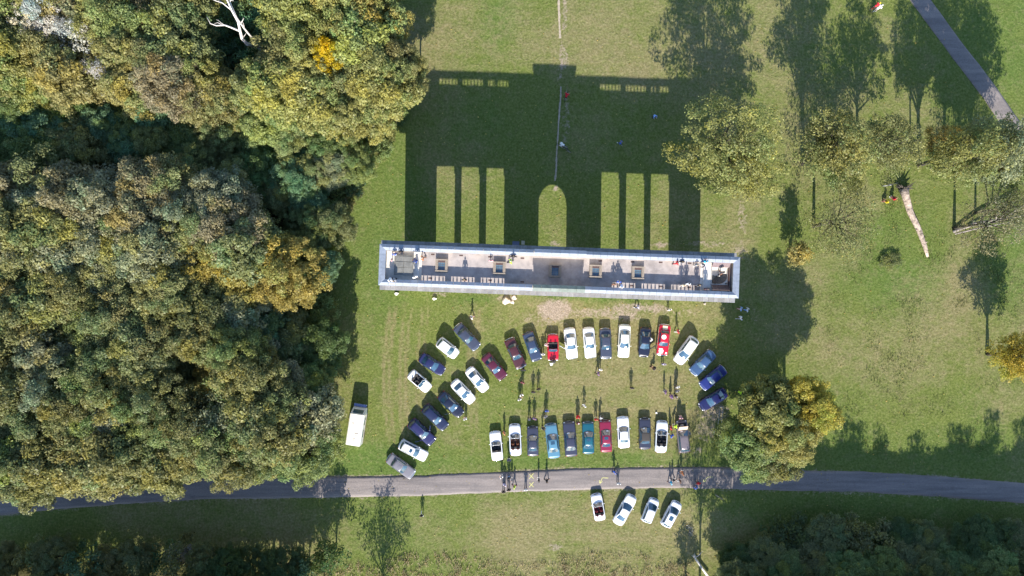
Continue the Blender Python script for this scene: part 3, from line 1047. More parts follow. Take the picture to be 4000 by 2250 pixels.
def make_car(sh):
    """prototype with parts; painted parts carry ['paint']"""
    root = empty('car')
    L = sh.L / 2
    op = sh.style == 'open'

    def paint(o):
        o['paint'] = 1
        return o
    ax = list(sh.axles())
    st = sorted(set([round(x, 3) for x in lin(-L, L, 34)] + [round(a + d, 3) for a in ax for d in (-.37, -.33, -.25, -.12, 0, .12, .25, .33, .37)] + [sh.xa, sh.xd]))
    mb = MB()
    secs = [sh.section(x) for x in st]
    n = len(secs[0])
    for i in range(len(st) - 1):
        hole = op and st[i] >= sh.xd - 1e-6 and st[i + 1] <= sh.xa + 1e-6
        for sg in (1, -1):
            for k in range(n - 1):
                if hole and k >= 6:
                    continue
                q = [(st[i], sg * secs[i][k][0], secs[i][k][1]), (st[i + 1], sg * secs[i + 1][k][0], secs[i + 1][k][1]),
                     (st[i + 1], sg * secs[i + 1][k + 1][0], secs[i + 1][k + 1][1]), (st[i], sg * secs[i][k + 1][0], secs[i][k + 1][1])]
                mb.add(q, [(0, 1, 2, 3) if sg > 0 else (3, 2, 1, 0)])
    for e, i in ((1, len(st) - 1), (-1, 0)):            # nose and tail closed by a slightly bowed cap
        pts = [(st[i], y, z) for y, z in secs[i]] + [(st[i], -y, z) for y, z in secs[i][-2::-1]]
        c = (st[i] + 0.05 * e, 0, 0.55)
        k = len(pts)
        mb.add(pts + [c], [((j + 1) % k, j, k) if e < 0 else (j, (j + 1) % k, k) for j in range(k)])
    body_me = mb.mesh('body', M_PAINT, True)
    import bmesh
    bm = bmesh.new()
    bm.from_mesh(body_me)
    bmesh.ops.remove_doubles(bm, verts=bm.verts, dist=0.0005)
    bmesh.ops.recalc_face_normals(bm, faces=bm.faces)
    bm.to_mesh(body_me)
    bm.free()
    body = paint(obj('body', body_me, root))
    MB().box(-L + 0.2, L - 0.2, -sh.W * 0.40, sh.W * 0.40, 0.20, 0.42).build('chassis', M_BLACK, root)
    # wheels
    for a in ax:
        for sg in (1, -1):
            w = empty('wheel', (a, sg * (sh.W / 2 - 0.095), WH_R), 0 if sg > 0 else math.pi, root)
            obj('tyre', _tyre, w)
            obj('rim', _rim, w)
    # doors with handles: thin skins on the flanks
    nd = sh.doors // 2
    x0, x1 = sh.xd + 0.35, sh.xa + 0.05
    for sg in (1, -1):
        for d in range(nd):
            a, b = lerp(x0, x1, d / nd) + 0.012, lerp(x0, x1, (d + 1) / nd) - 0.012
            fn = lambda u, v: Vector((u, sg * np.interp(v, [0, .45, .7, 1], [0.975 * sh.hw(u), sh.hw(u), 0.995 * sh.hw(u), 0.968 * sh.hw(u)]), np.interp(v, [0, .45, .7, 1], [max(0.33, sh.sill(u) + 0.05), 0.56, 0.66, sh.deck(u) - 0.08])))
            o = paint(patch(fn, a, b, 0.03, 1, 0.012, 5, 5, sg > 0).build('door', M_PAINT, root, True))
            hx = a + 0.16
            MB().box(hx - 0.08, hx + 0.08, min(sg * (sh.W / 2 + 0.012), sg * (sh.W / 2 + 0.035)), max(sg * (sh.W / 2 + 0.012), sg * (sh.W / 2 + 0.035)), 0.72, 0.75).build('handle', M_CHROME, o)
    if not op:
        cb = MB()
        uu = lin(-1, 1, 9)
        cb.grid(sh.F, uu, lin(0, 1, 5))
        cb.grid(sh.Rr, uu, lin(0, 1, 5), True)
        for sg in (1, -1):
            cb.grid(lambda t, v: sh.S(t, v, sg), lin(0, 1, 9), lin(0, 1, 6), sg < 0)
        cb.grid(sh.T, uu, lin(0, 1, 7), True)
        me = cb.mesh('roof', M_CANVAS if sh.style == 'softtop' else M_PAINT, True)
        bm = bmesh.new()
        bm.from_mesh(me)
        bmesh.ops.remove_doubles(bm, verts=bm.verts, dist=0.004)
        bmesh.ops.recalc_face_normals(bm, faces=bm.faces)
        bm.to_mesh(me)
        bm.free()
        rf = obj('roof', me, root)
        if sh.style != 'softtop':
            paint(rf)
        cen = Vector(((sh.xb + sh.xc) / 2, 0, 1.0))

        def glass(name, fn, u0, u1, v0, v1):
            mid = fn((u0 + u1) / 2, 0.5)
            a, b = fn((u0 + u1) / 2 + 0.05, .5) - mid, fn((u0 + u1) / 2, .55) - mid
            fl = a.cross(b).dot(mid - cen) < 0
            return patch(fn, u0, u1, v0, v1, 0.012, 9, 4, fl).build(name, M_CGLASS, root, True)
        glass('windscreen', sh.F, -0.93, 0.93, 0.05, 0.95)
        if sh.box < 1:
            glass('rear_window', sh.Rr, -0.86, 0.86, 0.10, 0.92)
        for sg in (1, -1):
            cuts = [0.04, 0.50, 0.93] if nd == 2 else [0.10, 0.92]
            if sh.style == 'wagon':
                cuts = [0.03, 0.34, 0.62, 0.94]
            for a, b in zip(cuts[:-1], cuts[1:]):
                glass('side_window', lambda t, v: sh.S(t, v, sg), a + 0.012, b - 0.012, 0.12, 0.88)
        if sh.sun:
            fl = (sh.T(0.1, .5) - sh.T(0, .5)).cross(sh.T(0, .55) - sh.T(0, .5)).z < 0
            o = patch(sh.T, -0.5, 0.5, *(sh.sun[:2]), 0.02, 5, 4, fl).build('sunroof', M_CGLASS if sh.sun[2] else M_PAINT, root, True)
            if not sh.sun[2]:
                paint(o)
        if sh.rails:
            for sg in (1, -1):
                MB().path([(sh.xc + 0.02, sg * (sh.wr - 0.02), sh.zr + 0.03), (sh.xc + 0.1, sg * (sh.wr - 0.02), sh.zr + 0.09), (sh.xb - 0.2, sg * (sh.wr - 0.02), sh.zr + 0.09), (sh.xb - 0.1, sg * (sh.wr - 0.02), sh.zr + 0.03)], [0.018] * 4, 6).build('roof_rail', M_CHROME, root)
    else:
        # open cockpit: tub, seats, dashboard, wheel, windscreen frame
        xw, xr = sh.xa - 0.02, sh.xd + 0.02
        w = sh.W / 2 * 0.80
        MB().box(xr, xw, -w, w, 0.30, 0.38).build('cabin_floor', M_DARKIN, root)
        t = MB()
        t.box(xr - 0.02, xr + 0.03, -w, w, 0.30, sh.zb - 0.01)
        t.box(xw - 0.03, xw + 0.02, -w, w, 0.30, sh.zb - 0.01)
        for sg in (1, -1):
            y0, y1 = sorted((sg * w, sg * (w + 0.05)))
            t.box(xr - 0.02, xw + 0.02, y0, y1, 0.30, sh.zb - 0.002)
        t.build('cabin_lining', M_DARKIN, root)
        MB().box(sh.xa - 0.30, sh.xa - 0.03, -w + 0.01, w - 0.01, 0.62, sh.zb + 0.015, 0.05).build('dashboard', M_DARKIN, root)
        sw = MB()
        c = Vector((sh.xa - 0.42, 0.36, sh.zb - 0.02))
        ring = [c + Vector((0.07 * math.sin(k * math.pi / 8), 0.17 * math.cos(k * math.pi / 8), 0.15 * math.sin(k * math.pi / 8))) for k in range(17)]
        sw.path(ring, [0.014] * 17, 6)
        sw.tube(c + Vector((0.15, 0, -0.08)), c, 0.02, n=6)
        sw.build('steering_wheel', M_BLACK, root)
        rows = [sh.xa - 0.95] + ([sh.xa - 1.72] if sh.xa - sh.xd > 1.9 else [])
        for k, x in enumerate(rows):
            for sg in (1, -1):
                s = empty('seat', (x, sg * 0.36, 0.38), 0, root)
                MB().box(-0.24, 0.26, -0.25, 0.25, 0, 0.2, 0.04).build('cushion', M_SEAT, s)['seat'] = 1
                bk = MB()
                bk.grid(lambda u, v: (lerp(-0.2, -0.36, v) + 0.02, u * lerp(0.25, 0.2, v), lerp(0.12, 0.66, v)), lin(-1, 1, 5), lin(0, 1, 4))
                bk.grid(lambda u, v: (lerp(-0.31, -0.42, v), u * lerp(0.25, 0.2, v), lerp(0.12, 0.66, v)), lin(-1, 1, 5), lin(0, 1, 4), True)
                bk.grid(lambda u, v: (lerp(-0.34, -0.42, v), u * 0.2, 0.66), lin(-1, 1, 5), [0, 1])
                for q in (-1, 1):
                    bk.grid(lambda u, v: (lerp(lerp(-0.2, -0.34, v), lerp(-0.31, -0.42, v), u), q * lerp(0.25, 0.2, v), lerp(0.12, 0.66, v)), [0, 1], lin(0, 1, 4))
                bk.build('back', M_SEAT, s)['seat'] = 1
                MB().box(-0.45, -0.37, -0.12, 0.12, 0.70, 0.88, 0.02).build('headrest', M_SEAT, s)['seat'] = 1
        sh2 = sh
        fr = MB()
        for sg in (1, -1):
            fr.path([sh.F(sg * 0.97, v) for v in (0, .5, 1)], [0.03, 0.026, 0.024], 6)
        fr.path([sh.F(u, 1.0) for u in lin(-0.97, 0.97, 9)], [0.026] * 9, 6)
        paint(fr.build('windscreen_frame', M_PAINT, root, True))
        fl = (sh.F(.1, .5) - sh.F(0, .5)).cross(sh.F(0, .55) - sh.F(0, .5)).x < 0
        patch(sh.F, -0.93, 0.93, 0.03, 0.97, 0.0, 9, 4, fl).build('windscreen', M_CGLASS, root, True)
        # folded hood behind the seats
        MB().box(sh.xd - 0.02, sh.xd + 0.36, -w + 0.02, w - 0.02, sh.zb - 0.2, sh.zb + 0.02, 0.05).build('folded_hood', M_CANVAS, root)
    # lamps, bumpers, plates, mirrors
    for sg in (1, -1):
        yh = sg * sh.hw(L - 0.05) * 0.80
        MB().ell((L - 0.05, yh, sh.zh - 0.17), 0.12, 0.15, 0.085).build('headlight', M_LAMP, root, True)
        MB().ell((-L + 0.03, sg * sh.hw(-L + 0.05) * 0.84, sh.zt - 0.19), 0.07, 0.14, 0.085).build('taillight', M_RED, root, True)
        m = paint(MB().ell((sh.xa - 0.22, sg * (sh.W / 2 + 0.09), sh.zb + 0.06), 0.06, 0.10, 0.07).build('mirror', M_PAINT, root, True))
    bm_ = M_CHROME if sh.chrome else M_PAINT
    for e in (1, -1):
        w = sh.hw(e * (L - 0.02))
        pts = [(e * (L - 0.30), -sh.hw(e * (L - .3)) - 0.0, 0.46), (e * (L - 0.06), -w * 1.0, 0.46), (e * (L + 0.05), -w * 0.72, 0.46), (e * (L + 0.085), 0, 0.46), (e * (L + 0.05), w * 0.72, 0.46), (e * (L - 0.06), w * 1.0, 0.46), (e * (L - 0.30), sh.hw(e * (L - .3)), 0.46)]
        o = MB().path(pts, [0.05, 0.075, 0.08, 0.08, 0.08, 0.075, 0.05], 8).build('bumper', bm_, root, True)
        if not sh.chrome:
            paint(o)
        MB().box(*sorted((e * (L + 0.165), e * (L + 0.155))), -0.26, 0.26, 0.42, 0.53).build('number_plate', M_PAPER, root)
    MB().box(L - 0.02, L + 0.07, -0.33, 0.33, sh.zh - 0.30, sh.zh - 0.12, 0.02).build('grille', M_CHROME if sh.chrome else M_BLACK, root)
    wb = MB()
    for y in (-0.42, 0.10):
        wb.tube(sh.F(y / sh.wb, 0.03) + Vector((0.03, 0, 0.02)), sh.F((y + 0.45) / sh.wb, 0.16) + Vector((0.02, 0, 0.025)), 0.012, n=5)
    wb.build('wiper', M_BLACK, root)
    root['shape'] = 1
    return root


SHAPES = {
    'classic': CarShape(L=4.72, W=1.76, xa=0.86, xb=0.26, xc=-1.02, xd=-1.42, zr=1.43, zb=0.92, zh=0.84, zt=0.90, nose=0.07, tail=0.10, chrome=True, rf=.35),
    'classic_sun': CarShape(L=4.72, W=1.76, xa=0.86, xb=0.26, xc=-1.02, xd=-1.45, zr=1.43, zb=0.92, zh=0.84, zt=0.90, nose=0.07, tail=0.10, chrome=True, rf=.35, sun=(0.55, 0.88, False)),
    'sedan': CarShape(L=4.7, xa=0.92, xb=0.18, xc=-0.92, xd=-1.52, nose=0.10, tail=0.10),
    'sedan_sun': CarShape(L=4.7, xa=0.92, xb=0.18, xc=-0.92, xd=-1.52, nose=0.10, tail=0.10, sun=(0.5, 0.85, True)),
    'round': CarShape(L=4.8, W=1.8, xa=1.05, xb=0.15, xc=-0.95, xd=-1.75, nose=0.26, tail=0.22, rf=.6, rr=.55, pf=2.2, pr=2.4),
    'coupe': CarShape(L=4.55, W=1.74, xa=0.95, xb=0.12, xc=-0.72, xd=-1.55, zr=1.36, nose=0.26, tail=0.24, rf=.6, rr=.6, doors=2),
    'boxcoupe': CarShape(L=4.65, W=1.78, xa=0.80, xb=0.14, xc=-0.86, xd=-1.48, zr=1.35, nose=0.08, tail=0.09, doors=2, chrome=True),
    'wagon': CarShape(L=4.8, W=1.78, style='wagon', xa=0.98, xb=0.18, xc=-1.78, xd=-2.16, zr=1.46, nose=0.16, tail=0.10, zt=0.94),
    'wagon_rail': CarShape(L=4.75, W=1.78, style='wagon', xa=0.92, xb=0.22, xc=-1.86, xd=-2.18, zr=1.46, nose=0.08, tail=0.07, zt=0.94, rails=True),
    'wagon_sun': CarShape(L=4.75, W=1.76, style='wagon', xa=0.92, xb=0.18, xc=-1.76, xd=-2.16, zr=1.46, nose=0.13, tail=0.08, zt=0.94, rails=True, sun=(0.62, 0.84, True)),
    'suv': CarShape(L=4.5, W=1.82, style='wagon', xa=1.22, xb=0.28, xc=-1.62, xd=-2.02, zr=1.66, zb=1.02, zh=0.95, zt=1.04, wr=0.60, nose=0.24, tail=0.18, rf=.6, rr=.5, rails=False),
    'hatch': CarShape(L=4.0, W=1.74, xa=1.12, xb=0.22, xc=-1.50, xd=-1.84, zr=1.56, zb=0.98, zh=0.90, zt=1.0, wr=0.57, nose=0.26, tail=0.14, rf=.6, rr=.4),
    'hatch_sun': CarShape(L=4.1, W=1.76, xa=1.12, xb=0.22, xc=-1.52, xd=-1.88, zr=1.56, zb=0.98, zh=0.90, zt=1.0, wr=0.57, nose=0.26, tail=0.16, rf=.6, rr=.4, sun=(0.42, 0.80, True)),
    'roadster': CarShape(L=4.35, W=1.76, style='open', xa=0.62, xb=0.18, xd=-0.95, xc=-0.6, zr=1.24, zb=0.88, zt=0.86, nose=0.12, tail=0.12, doors=2, chrome=True),
    'cabrio': CarShape(L=4.5, W=1.76, style='open', xa=0.80, xb=0.30, xd=-1.30, xc=-0.9, zr=1.32, zb=0.90, zt=0.88, nose=0.22, tail=0.20, doors=2),
    'softtop': CarShape(L=4.6, W=1.74, style='softtop', xa=0.90, xb=0.20, xc=-0.92, xd=-1.42, zr=1.38, nose=0.10, tail=0.09, doors=2),
}
WHITE, IVORY = (0.80, 0.81, 0.83), (0.72, 0.72, 0.66)
SLATE, NAVY, DKNAVY = (0.042, 0.050, 0.082), (0.012, 0.017, 0.055), (0.008, 0.011, 0.030)
SEATS = {'dark': (0.03, 0.03, 0.035), 'brown': (0.20, 0.07, 0.03), 'red': (0.18, 0.012, 0.02)}
# shape, rear mid px, front mid px, colour, label, extra
CARS = [
    ('classic_sun', (1783.4, 1272.4), (1864.2, 1359), SLATE, 'slate blue saloon with closed sunroof, topmost car of the left group', {}),
    ('suv', (1712.5, 1331.3), (1784.3, 1388.7), WHITE, 'small white high-roofed car between the slate saloon and a navy saloon', {}),
    ('round', (1641.7, 1392.3), (1732.3, 1453.3), (0.014, 0.0154, 0.07), 'navy rounded saloon directly above the white open convertible', {}),
    ('sedan', (1893.8, 1387.8), (1967.8, 1476.9), (0.075, 0.009, 0.026), 'dark wine red saloon with blue rear window', {'paper': 1}),
    ('cabrio', (1600.9, 1457), (1675.7, 1521.6), WHITE, 'white open convertible at the far left of the car arc', {'paper': 1}),
    ('coupe', (1829.2, 1440.7), (1898.3, 1525.2), WHITE, 'white coupe parked beside the wine red saloon', {'paper': 1}),
    ('coupe', (1770.9, 1490.2), (1846.2, 1570.1), WHITE, 'white coupe parked beside the navy saloon with an open door', {'paper': 1}),
    ('round', (1719.7, 1538.7), (1802.3, 1621.2), DKNAVY, 'dark navy rounded saloon with its right front door open', {'paper': 1, 'doors': (-1,)}),
    ('wagon', (1657.8, 1588.9), (1741.2, 1671.5), NAVY, 'dark navy estate car without roof rails', {'paper': 1}),
    ('wagon_rail', (1603.8, 1646.9), (1690.9, 1728.6), (0.0182, 0.0182, 0.0805), 'blue violet estate car with bright roof rails and both front doors open', {'paper': 1, 'doors': (1, -1)}),
    ('wagon_sun', (1562.5, 1733), (1664.8, 1786.9), WHITE, 'white estate car with a dark sunroof', {}),
    ('classic_sun', (1516.8, 1786), (1612.8, 1856.9), (0.175, 0.168, 0.189), 'silver grey saloon with its front wheels on the road edge', {}),
    ('classic', (1987.6, 1324.3), (2037.8, 1435.6), (0.0595, 0.0154, 0.0196), 'maroon vintage saloon with chrome window trim', {}),
    ('sedan', (2060.2, 1299.2), (2098.8, 1407.8), (0.028, 0.042, 0.0875), 'dark blue saloon between the maroon vintage car and the red convertible', {'paper': 1}),
    ('roadster', (2159.8, 1305.5), (2160.7, 1408.7), (0.434, 0.0056, 0.021), 'bright red open roadster in the upper row', {'seat': 'dark'}),
    ('boxcoupe', (2223.5, 1282.2), (2236.1, 1400.6), WHITE, 'white coupe with its door open next to the red roadster', {'doors': (-1,)}),
    ('boxcoupe', (2298, 1279.5), (2307.9, 1397), WHITE, 'white coupe with doors shut, left of the dark saloon in the upper row', {'paper': 1}),
    ('classic_sun', (2363.8, 1282.9), (2368.6, 1400.3), SLATE, 'dark slate saloon between two white cars in the upper row', {'paper': 1}),
    ('sedan', (2441.6, 1268.6), (2435.2, 1395.6), IVORY, 'ivory white saloon between two dark cars in the upper row', {'paper': 1}),
    ('round', (2522.5, 1279.7), (2514.6, 1394), DKNAVY, 'dark navy saloon with an open door beside the red rally car', {'doors': (1,)}),
    ('classic', (2598.7, 1268), (2586, 1387.6), (0.434, 0.0056, 0.0245), 'red rally saloon with white racing roundels and cream side stripe', {'rally': 1}),
    ('suv', (2715.2, 1321), (2646, 1416.2), WHITE, 'large white people carrier at the end of the upper row', {'paper': 1}),
    ('classic', (2785.7, 1377.1), (2705.4, 1457.5), (0.0385, 0.0805, 0.175), 'steel blue vintage saloon beside the white people carrier', {}),
    ('classic', (2830.2, 1439.7), (2741.9, 1512.1), (0.014, 0.0245, 0.154), 'royal blue saloon between the steel blue and the navy saloon', {'paper': 1}),
    ('round', (2836.5, 1529.5), (2736.5, 1591.4), (0.0098, 0.0126, 0.077), 'deep navy saloon lowest of the right hand cars, half in tree shade', {}),
    ('roadster', (1944, 1798.9), (1932.9, 1686.2), WHITE, 'white open roadster first in the lower row', {'seat': 'dark'}),
    ('cabrio', (2014.8, 1779.8), (2010, 1657.6), (0.66, 0.70, 0.78), 'pale silver convertible with brown seats in the lower row', {'seat': 'brown', 'paper': 1}),
    ('sedan', (2082, 1781.4), (2080.5, 1667.1), (0.0385, 0.042, 0.07), 'dark slate compact saloon between silver convertible and light blue saloon', {'paper': 1}),
    ('sedan_sun', (2165.6, 1789.4), (2150.3, 1656), (0.084, 0.21, 0.308), 'light blue saloon with open sunroof', {'paper': 1}),
    ('sedan', (2232.2, 1783), (2221.7, 1648.1), (0.035, 0.0385, 0.0665), 'dark slate saloon between the light blue and the teal saloon', {'paper': 1}),
    ('sedan_sun', (2298.8, 1772.9), (2297.1, 1648.8), (0.0084, 0.091, 0.133), 'teal blue saloon with sunroof', {'paper': 1}),
    ('sedan_sun', (2368.9, 1766), (2363.8, 1643), (0.21, 0.0126, 0.0434), 'crimson saloon with open sunroof in the lower row', {'paper': 1}),
    ('boxcoupe', (2438.3, 1750), (2432.8, 1628.3), (0.74, 0.76, 0.82), 'white vintage coupe in the lower row right of the crimson saloon', {}),
    ('softtop', (2520, 1754.8), (2519.3, 1634.4), (0.0315, 0.035, 0.0595), 'dark slate convertible with its black soft top closed', {'paper': 1}),
    ('cabrio', (2580.9, 1767.8), (2587.7, 1644.7), (0.60, 0.65, 0.70), 'silver convertible with dark seats next to the grey estate', {'seat': 'dark', 'paper': 1}),
    ('wagon', (2674.9, 1768.5), (2662.2, 1644), (0.147, 0.126, 0.14), 'grey vintage estate with its bonnet raised', {'hood': 1, 'paper': 1}),
    ('cabrio', (2345.8, 2034.2), (2327.6, 1930.4), (0.76, 0.78, 0.83), 'white convertible with red seats below the road', {'seat': 'red', 'paper': 1}),
    ('coupe', (2409.8, 2047.2), (2471.8, 1937.6), WHITE, 'white rounded coupe below the road beside the red seated convertible', {}),
    ('hatch', (2522.3, 2040), (2558.4, 1949.1), (0.70, 0.73, 0.80), 'white hatchback with plain roof below the road', {}),
    ('hatch_sun', (2597.3, 2055.9), (2647.8, 1962.1), (0.76, 0.78, 0.84), 'white hatchback with dark glass sunroof below the road', {}),
]
PROTO = {}
M_ROUND = plain('white_roundel', (0.85, 0.85, 0.85), 0.5, var=0.03)
M_CREAM = plain('cream_stripe', (0.72, 0.66, 0.45), 0.5, var=0.05)
M_HOODIN = plain('bonnet_underside', (0.50, 0.38, 0.29), 0.6)


def place_car(shape, rear, front, col, label, ex):
    sh = SHAPES[shape]
    if shape not in PROTO:
        root = PROTO[shape] = make_car(sh)
    else:
        root = copy_tree(PROTO[shape])
    p, q = W(*rear, 0.7), W(*front, 0.7)
    d = q - p
    c = (p + q) / 2
    root.location = (c.x, c.y, -0.04)
    root.rotation_euler = (0, 0, math.atan2(d.y, d.x))
    k = d.length / (sh.L + 0.14)
    root.scale = (k, max(0.94, min(1.02, 0.5 + 0.5 * k)), 1)
    tag(root, label, 'car', 'cars parked on the lawn')
    return root, sh


def finish_car(root, sh, col, ex):
    def rec(o):
        for ch in o.children:
            if 'paint' in ch:
                ch.color = (*col, 1)
            if 'seat' in ch:
                ch.color = (*SEATS[ex.get('seat', 'dark')], 1)
            rec(ch)
    rec(root)
    if ex.get('paper'):
        u = 0.3 if random.random() < .5 else -0.3
        patch(sh.F, u - 0.22, u + 0.22, 0.12, 0.34, 0.024, 3, 3, (sh.F(.1, .5) - sh.F(0, .5)).cross(sh.F(0, .55) - sh.F(0, .5)).x < 0).build('paper_sheet', M_PAPER, root)
    for sg in ex.get('doors', ()):
        # an open front door swung out from its hinge at the foot of the windscreen
        dr = empty('open_door', (sh.xa + 0.02, sg * sh.W / 2, 0), 0, root)
        dr.rotation_euler = (0, 0, sg * -R(52))
        b = MB()
        b.grid(lambda u, v: (-1.05 * u, sg * (0.03 + 0.02 * math.sin(math.pi * v)), lerp(0.34, sh.zb, v)), lin(0, 1, 4), lin(0, 1, 4))
        b.grid(lambda u, v: (-1.05 * u, -sg * 0.05, lerp(0.34, sh.zb, v)), lin(0, 1, 4), lin(0, 1, 4), True)
        b.box(-1.05, 0, min(-sg * .05, sg * .03), max(-sg * .05, sg * .03), sh.zb - 0.03, sh.zb + 0.002)
        b.box(-1.06, -1.03, min(-sg * .05, sg * .03), max(-sg * .05, sg * .03), 0.34, sh.zb - 0.031)
        o = b.build('door_skin', M_PAINT, dr, color=col)
        wf = MB().path([(-0.12, -sg * 0.01, sh.zb), (-0.62, -sg * 0.07, sh.zr - 0.05), (-1.0, -sg * 0.07, sh.zr - 0.06), (-1.03, -sg * 0.01, sh.zb)], [0.022] * 4, 6)
        wf.build('window_frame', M_PAINT if not sh.chrome else M_CHROME, dr, color=col)
        MB().box(-0.98, -0.4, -0.012 - sg * .035, 0.012 - sg * .035, sh.zb, sh.zr - 0.09).build('window', M_CGLASS, dr)
    if ex.get('rally'):
        for nm, fn, cu, cv, ru, rv, m in (('roundel', sh.T, 0.15, 0.35, 0.46, 0.20, M_ROUND),):
            pass
        mb = MB()
        zc = sh.T(-0.28, 0.42)
        mb.lathe([(0.36, 0.0), (0.36, 0.012)], 24, (zc.x, zc.y, sh.zr + 0.075))
        mb.build('roundel', M_ROUND, root)
        xh = sh.L / 2 - 0.62
        MB().lathe([(0.36, 0.0), (0.36, 0.012)], 24, (xh, -0.25, sh.deck(xh) + 0.028)).build('roundel', M_ROUND, root)
        xt = -sh.L / 2 + 0.42
        MB().box(xt - 0.3, xt + 0.28, -0.36, 0.36, sh.deck(xt) + 0.02, sh.deck(xt) + 0.045).build('trunk_panel', M_CREAM, root)
        MB().box(-1.9, 1.5, -sh.W / 2 - 0.03, -sh.W / 2 - 0.012, 0.58, 0.74).build('side_stripe', M_CREAM, root)
        MB().box(-1.9, 1.5, sh.W / 2 + 0.012, sh.W / 2 + 0.03, 0.58, 0.74).build('side_stripe', M_CREAM, root)
        MB().box(sh.xa + 0.5, sh.xa + 0.62, -0.62, 0.0, sh.deck(sh.xa + .5) + 0.03, sh.deck(sh.xa + .5) + 0.04).build('bonnet_stripe', M_ROUND, root)
        MB().lathe([(0.14, 0.0), (0.14, 0.012)], 16, (sh.L / 2 - 0.35, 0.55, sh.deck(sh.L / 2 - .35) + 0.02)).build('roundel', M_ROUND, root)
    if ex.get('hood'):
        hd = empty('raised_bonnet', (sh.xa + 0.12, 0, sh.zb + 0.03), 0, root)
        hd.rotation_euler = (0, R(-52), 0)
        MB().box(0, 1.12, -0.68, 0.68, 0.0, 0.03).build('bonnet_lid', M_HOODIN, hd)
        MB().box(sh.xa + 0.2, sh.L / 2 - 0.2, -0.62, 0.62, sh.zb - 0.04, sh.zb + 0.02).build('engine_bay', M_BLACK, root)
        MB().box(sh.xa + 0.5, sh.xa + 0.95, -0.2, 0.3, sh.zb + 0.02, sh.zb + 0.10, 0.03).build('air_filter', M_RIM, root)


built = []
for c in CARS:
    built.append((place_car(*c), c))
for (root, sh), c in built:
    finish_car(root, sh, c[3], c[5])

# ---- the white camper parked on the left by the wood
M_CAMP = plain('camper_white_shell', (0.80, 0.78, 0.72), 0.5, var=0.04)
M_CAMP2 = plain('camper_beige_side', (0.55, 0.48, 0.40), 0.6, var=0.1)
M_AWN = plain('blue_striped_cover', (0.20, 0.25, 0.48), 0.7, var=0.35, scale=7)
top = [W(1365.5, 1614, 2.65), W(1423.6, 1625, 2.65), W(1406.5, 1746.7, 2.65), W(1345, 1734.7, 2.65)]
cc = sum(top, Vector()) / 4
ax_ = ((top[2] + top[3]) / 2 - (top[0] + top[1]) / 2)
camper = empty('camper_van', (cc.x, cc.y, -0.03), math.atan2(ax_.y, ax_.x))
tag(camper, 'white box bodied camper van parked alone beside the wood', 'camper van')
cl, cw = ax_.length / 2, 1.06
sec = [(-cw, 0.45), (-cw, 2.35), (-cw + 0.06, 2.55), (-cw + 0.2, 2.65), (cw - 0.2, 2.65), (cw - 0.06, 2.55), (cw, 2.35), (cw, 0.45)]
mb = MB()
for i, x in enumerate((-cl, cl)):
    mb.add([(x, y, z) for y, z in sec], [])
for k in range(8):
    mb.f.append((k, (k + 1) % 8, 8 + (k + 1) % 8, 8 + k))
mb.f += [tuple(range(7, -1, -1)), tuple(range(8, 16))]
mb.build('body', M_CAMP, camper)
for sg in (1, -1):
    MB().box(-cl + 0.1, cl - 0.1, min(sg * (cw + .002), sg * (cw + .02)), max(sg * (cw + .002), sg * (cw + .02)), 0.5, 1.0).build('side_skirt', M_CAMP2, camper)
    for x in (-1.2, 0.6):
        MB().box(x - 0.5, x + 0.5, min(sg * (cw + .002), sg * (cw + .03)), max(sg * (cw + .002), sg * (cw + .03)), 1.35, 1.95).build('window', M_CGLASS, camper)
# sloping cab end with windscreen at the north end
mb = MB()
e = -cl
mb.add([(e, -cw + .05, 0.45), (e, cw - .05, 0.45), (e, cw - .05, 2.45), (e, -cw + .05, 2.45), (e - 0.75, -cw + .12, 0.45), (e - 0.75, cw - .12, 0.45), (e - 0.75, cw - .12, 1.25), (e - 0.75, -cw + .12, 1.25)],
       [(3, 2, 6, 7), (7, 6, 5, 4), (0, 3, 7, 4), (1, 5, 6, 2), (0, 4, 5, 1)])
mb.build('cab', M_CAMP, camper)
mb = MB()
mb.add([(e - 0.12, -0.72, 2.29), (e - 0.12, 0.72, 2.29), (e - 0.55, 0.75, 1.60), (e - 0.55, -0.75, 1.60)], [(0, 1, 2, 3)])
mb.build('windscreen', M_CGLASS, camper)
mb = MB()
for y in (-0.75, 0.75):
    mb.tube((e - 0.7, y, 1.05), (e - 1.25, y, 1.05), 0.03)
mb.tube((e - 1.25, -0.95, 1.05), (e - 1.25, 0.95, 1.05), 0.035)
mb.tube((e - 0.85, -0.95, 1.05), (e - 0.85, 0.95, 1.05), 0.035)
mb.build('rack', M_CHROME, camper)
MB().box(e - 1.22, e - 0.88, -0.9, 0.9, 1.09, 1.14).build('rack_cover', M_AWN, camper)
for k in range(6):
    x = lerp(-cl + .4, cl - .4, k / 5)
    MB().box(x - .012, x + .012, -cw + .21, cw - .21, 2.65, 2.665).build('roof_seam', M_CAMP2, camper)
for sg in (1, -1):
    MB().box(-cl + .05, cl - .05, min(sg * .80, sg * .83), max(sg * .80, sg * .83), 2.65, 2.672).build('roof_rib', M_CAMP2, camper)
for x, y, w, d in ((-0.9, -0.35, 0.35, 0.05), (0.5, 0.3, 0.55, 0.06), (0.75, 0.3, 0.3, 0.03), (1.4, 0.1, 0.2, 0.2)):
    MB().box(x - d, x + d, y - w / 2, y + w / 2, 2.65, 2.70).build('roof_vent', M_CAMP2, camper)
for x in (-cl + 0.5, cl - 1.1):
    for sg in (1, -1):
        w = empty('wheel', (x, sg * (cw - 0.08), WH_R), 0 if sg > 0 else math.pi, camper)
        obj('tyre', _tyre, w)
        obj('rim', _rim, w)

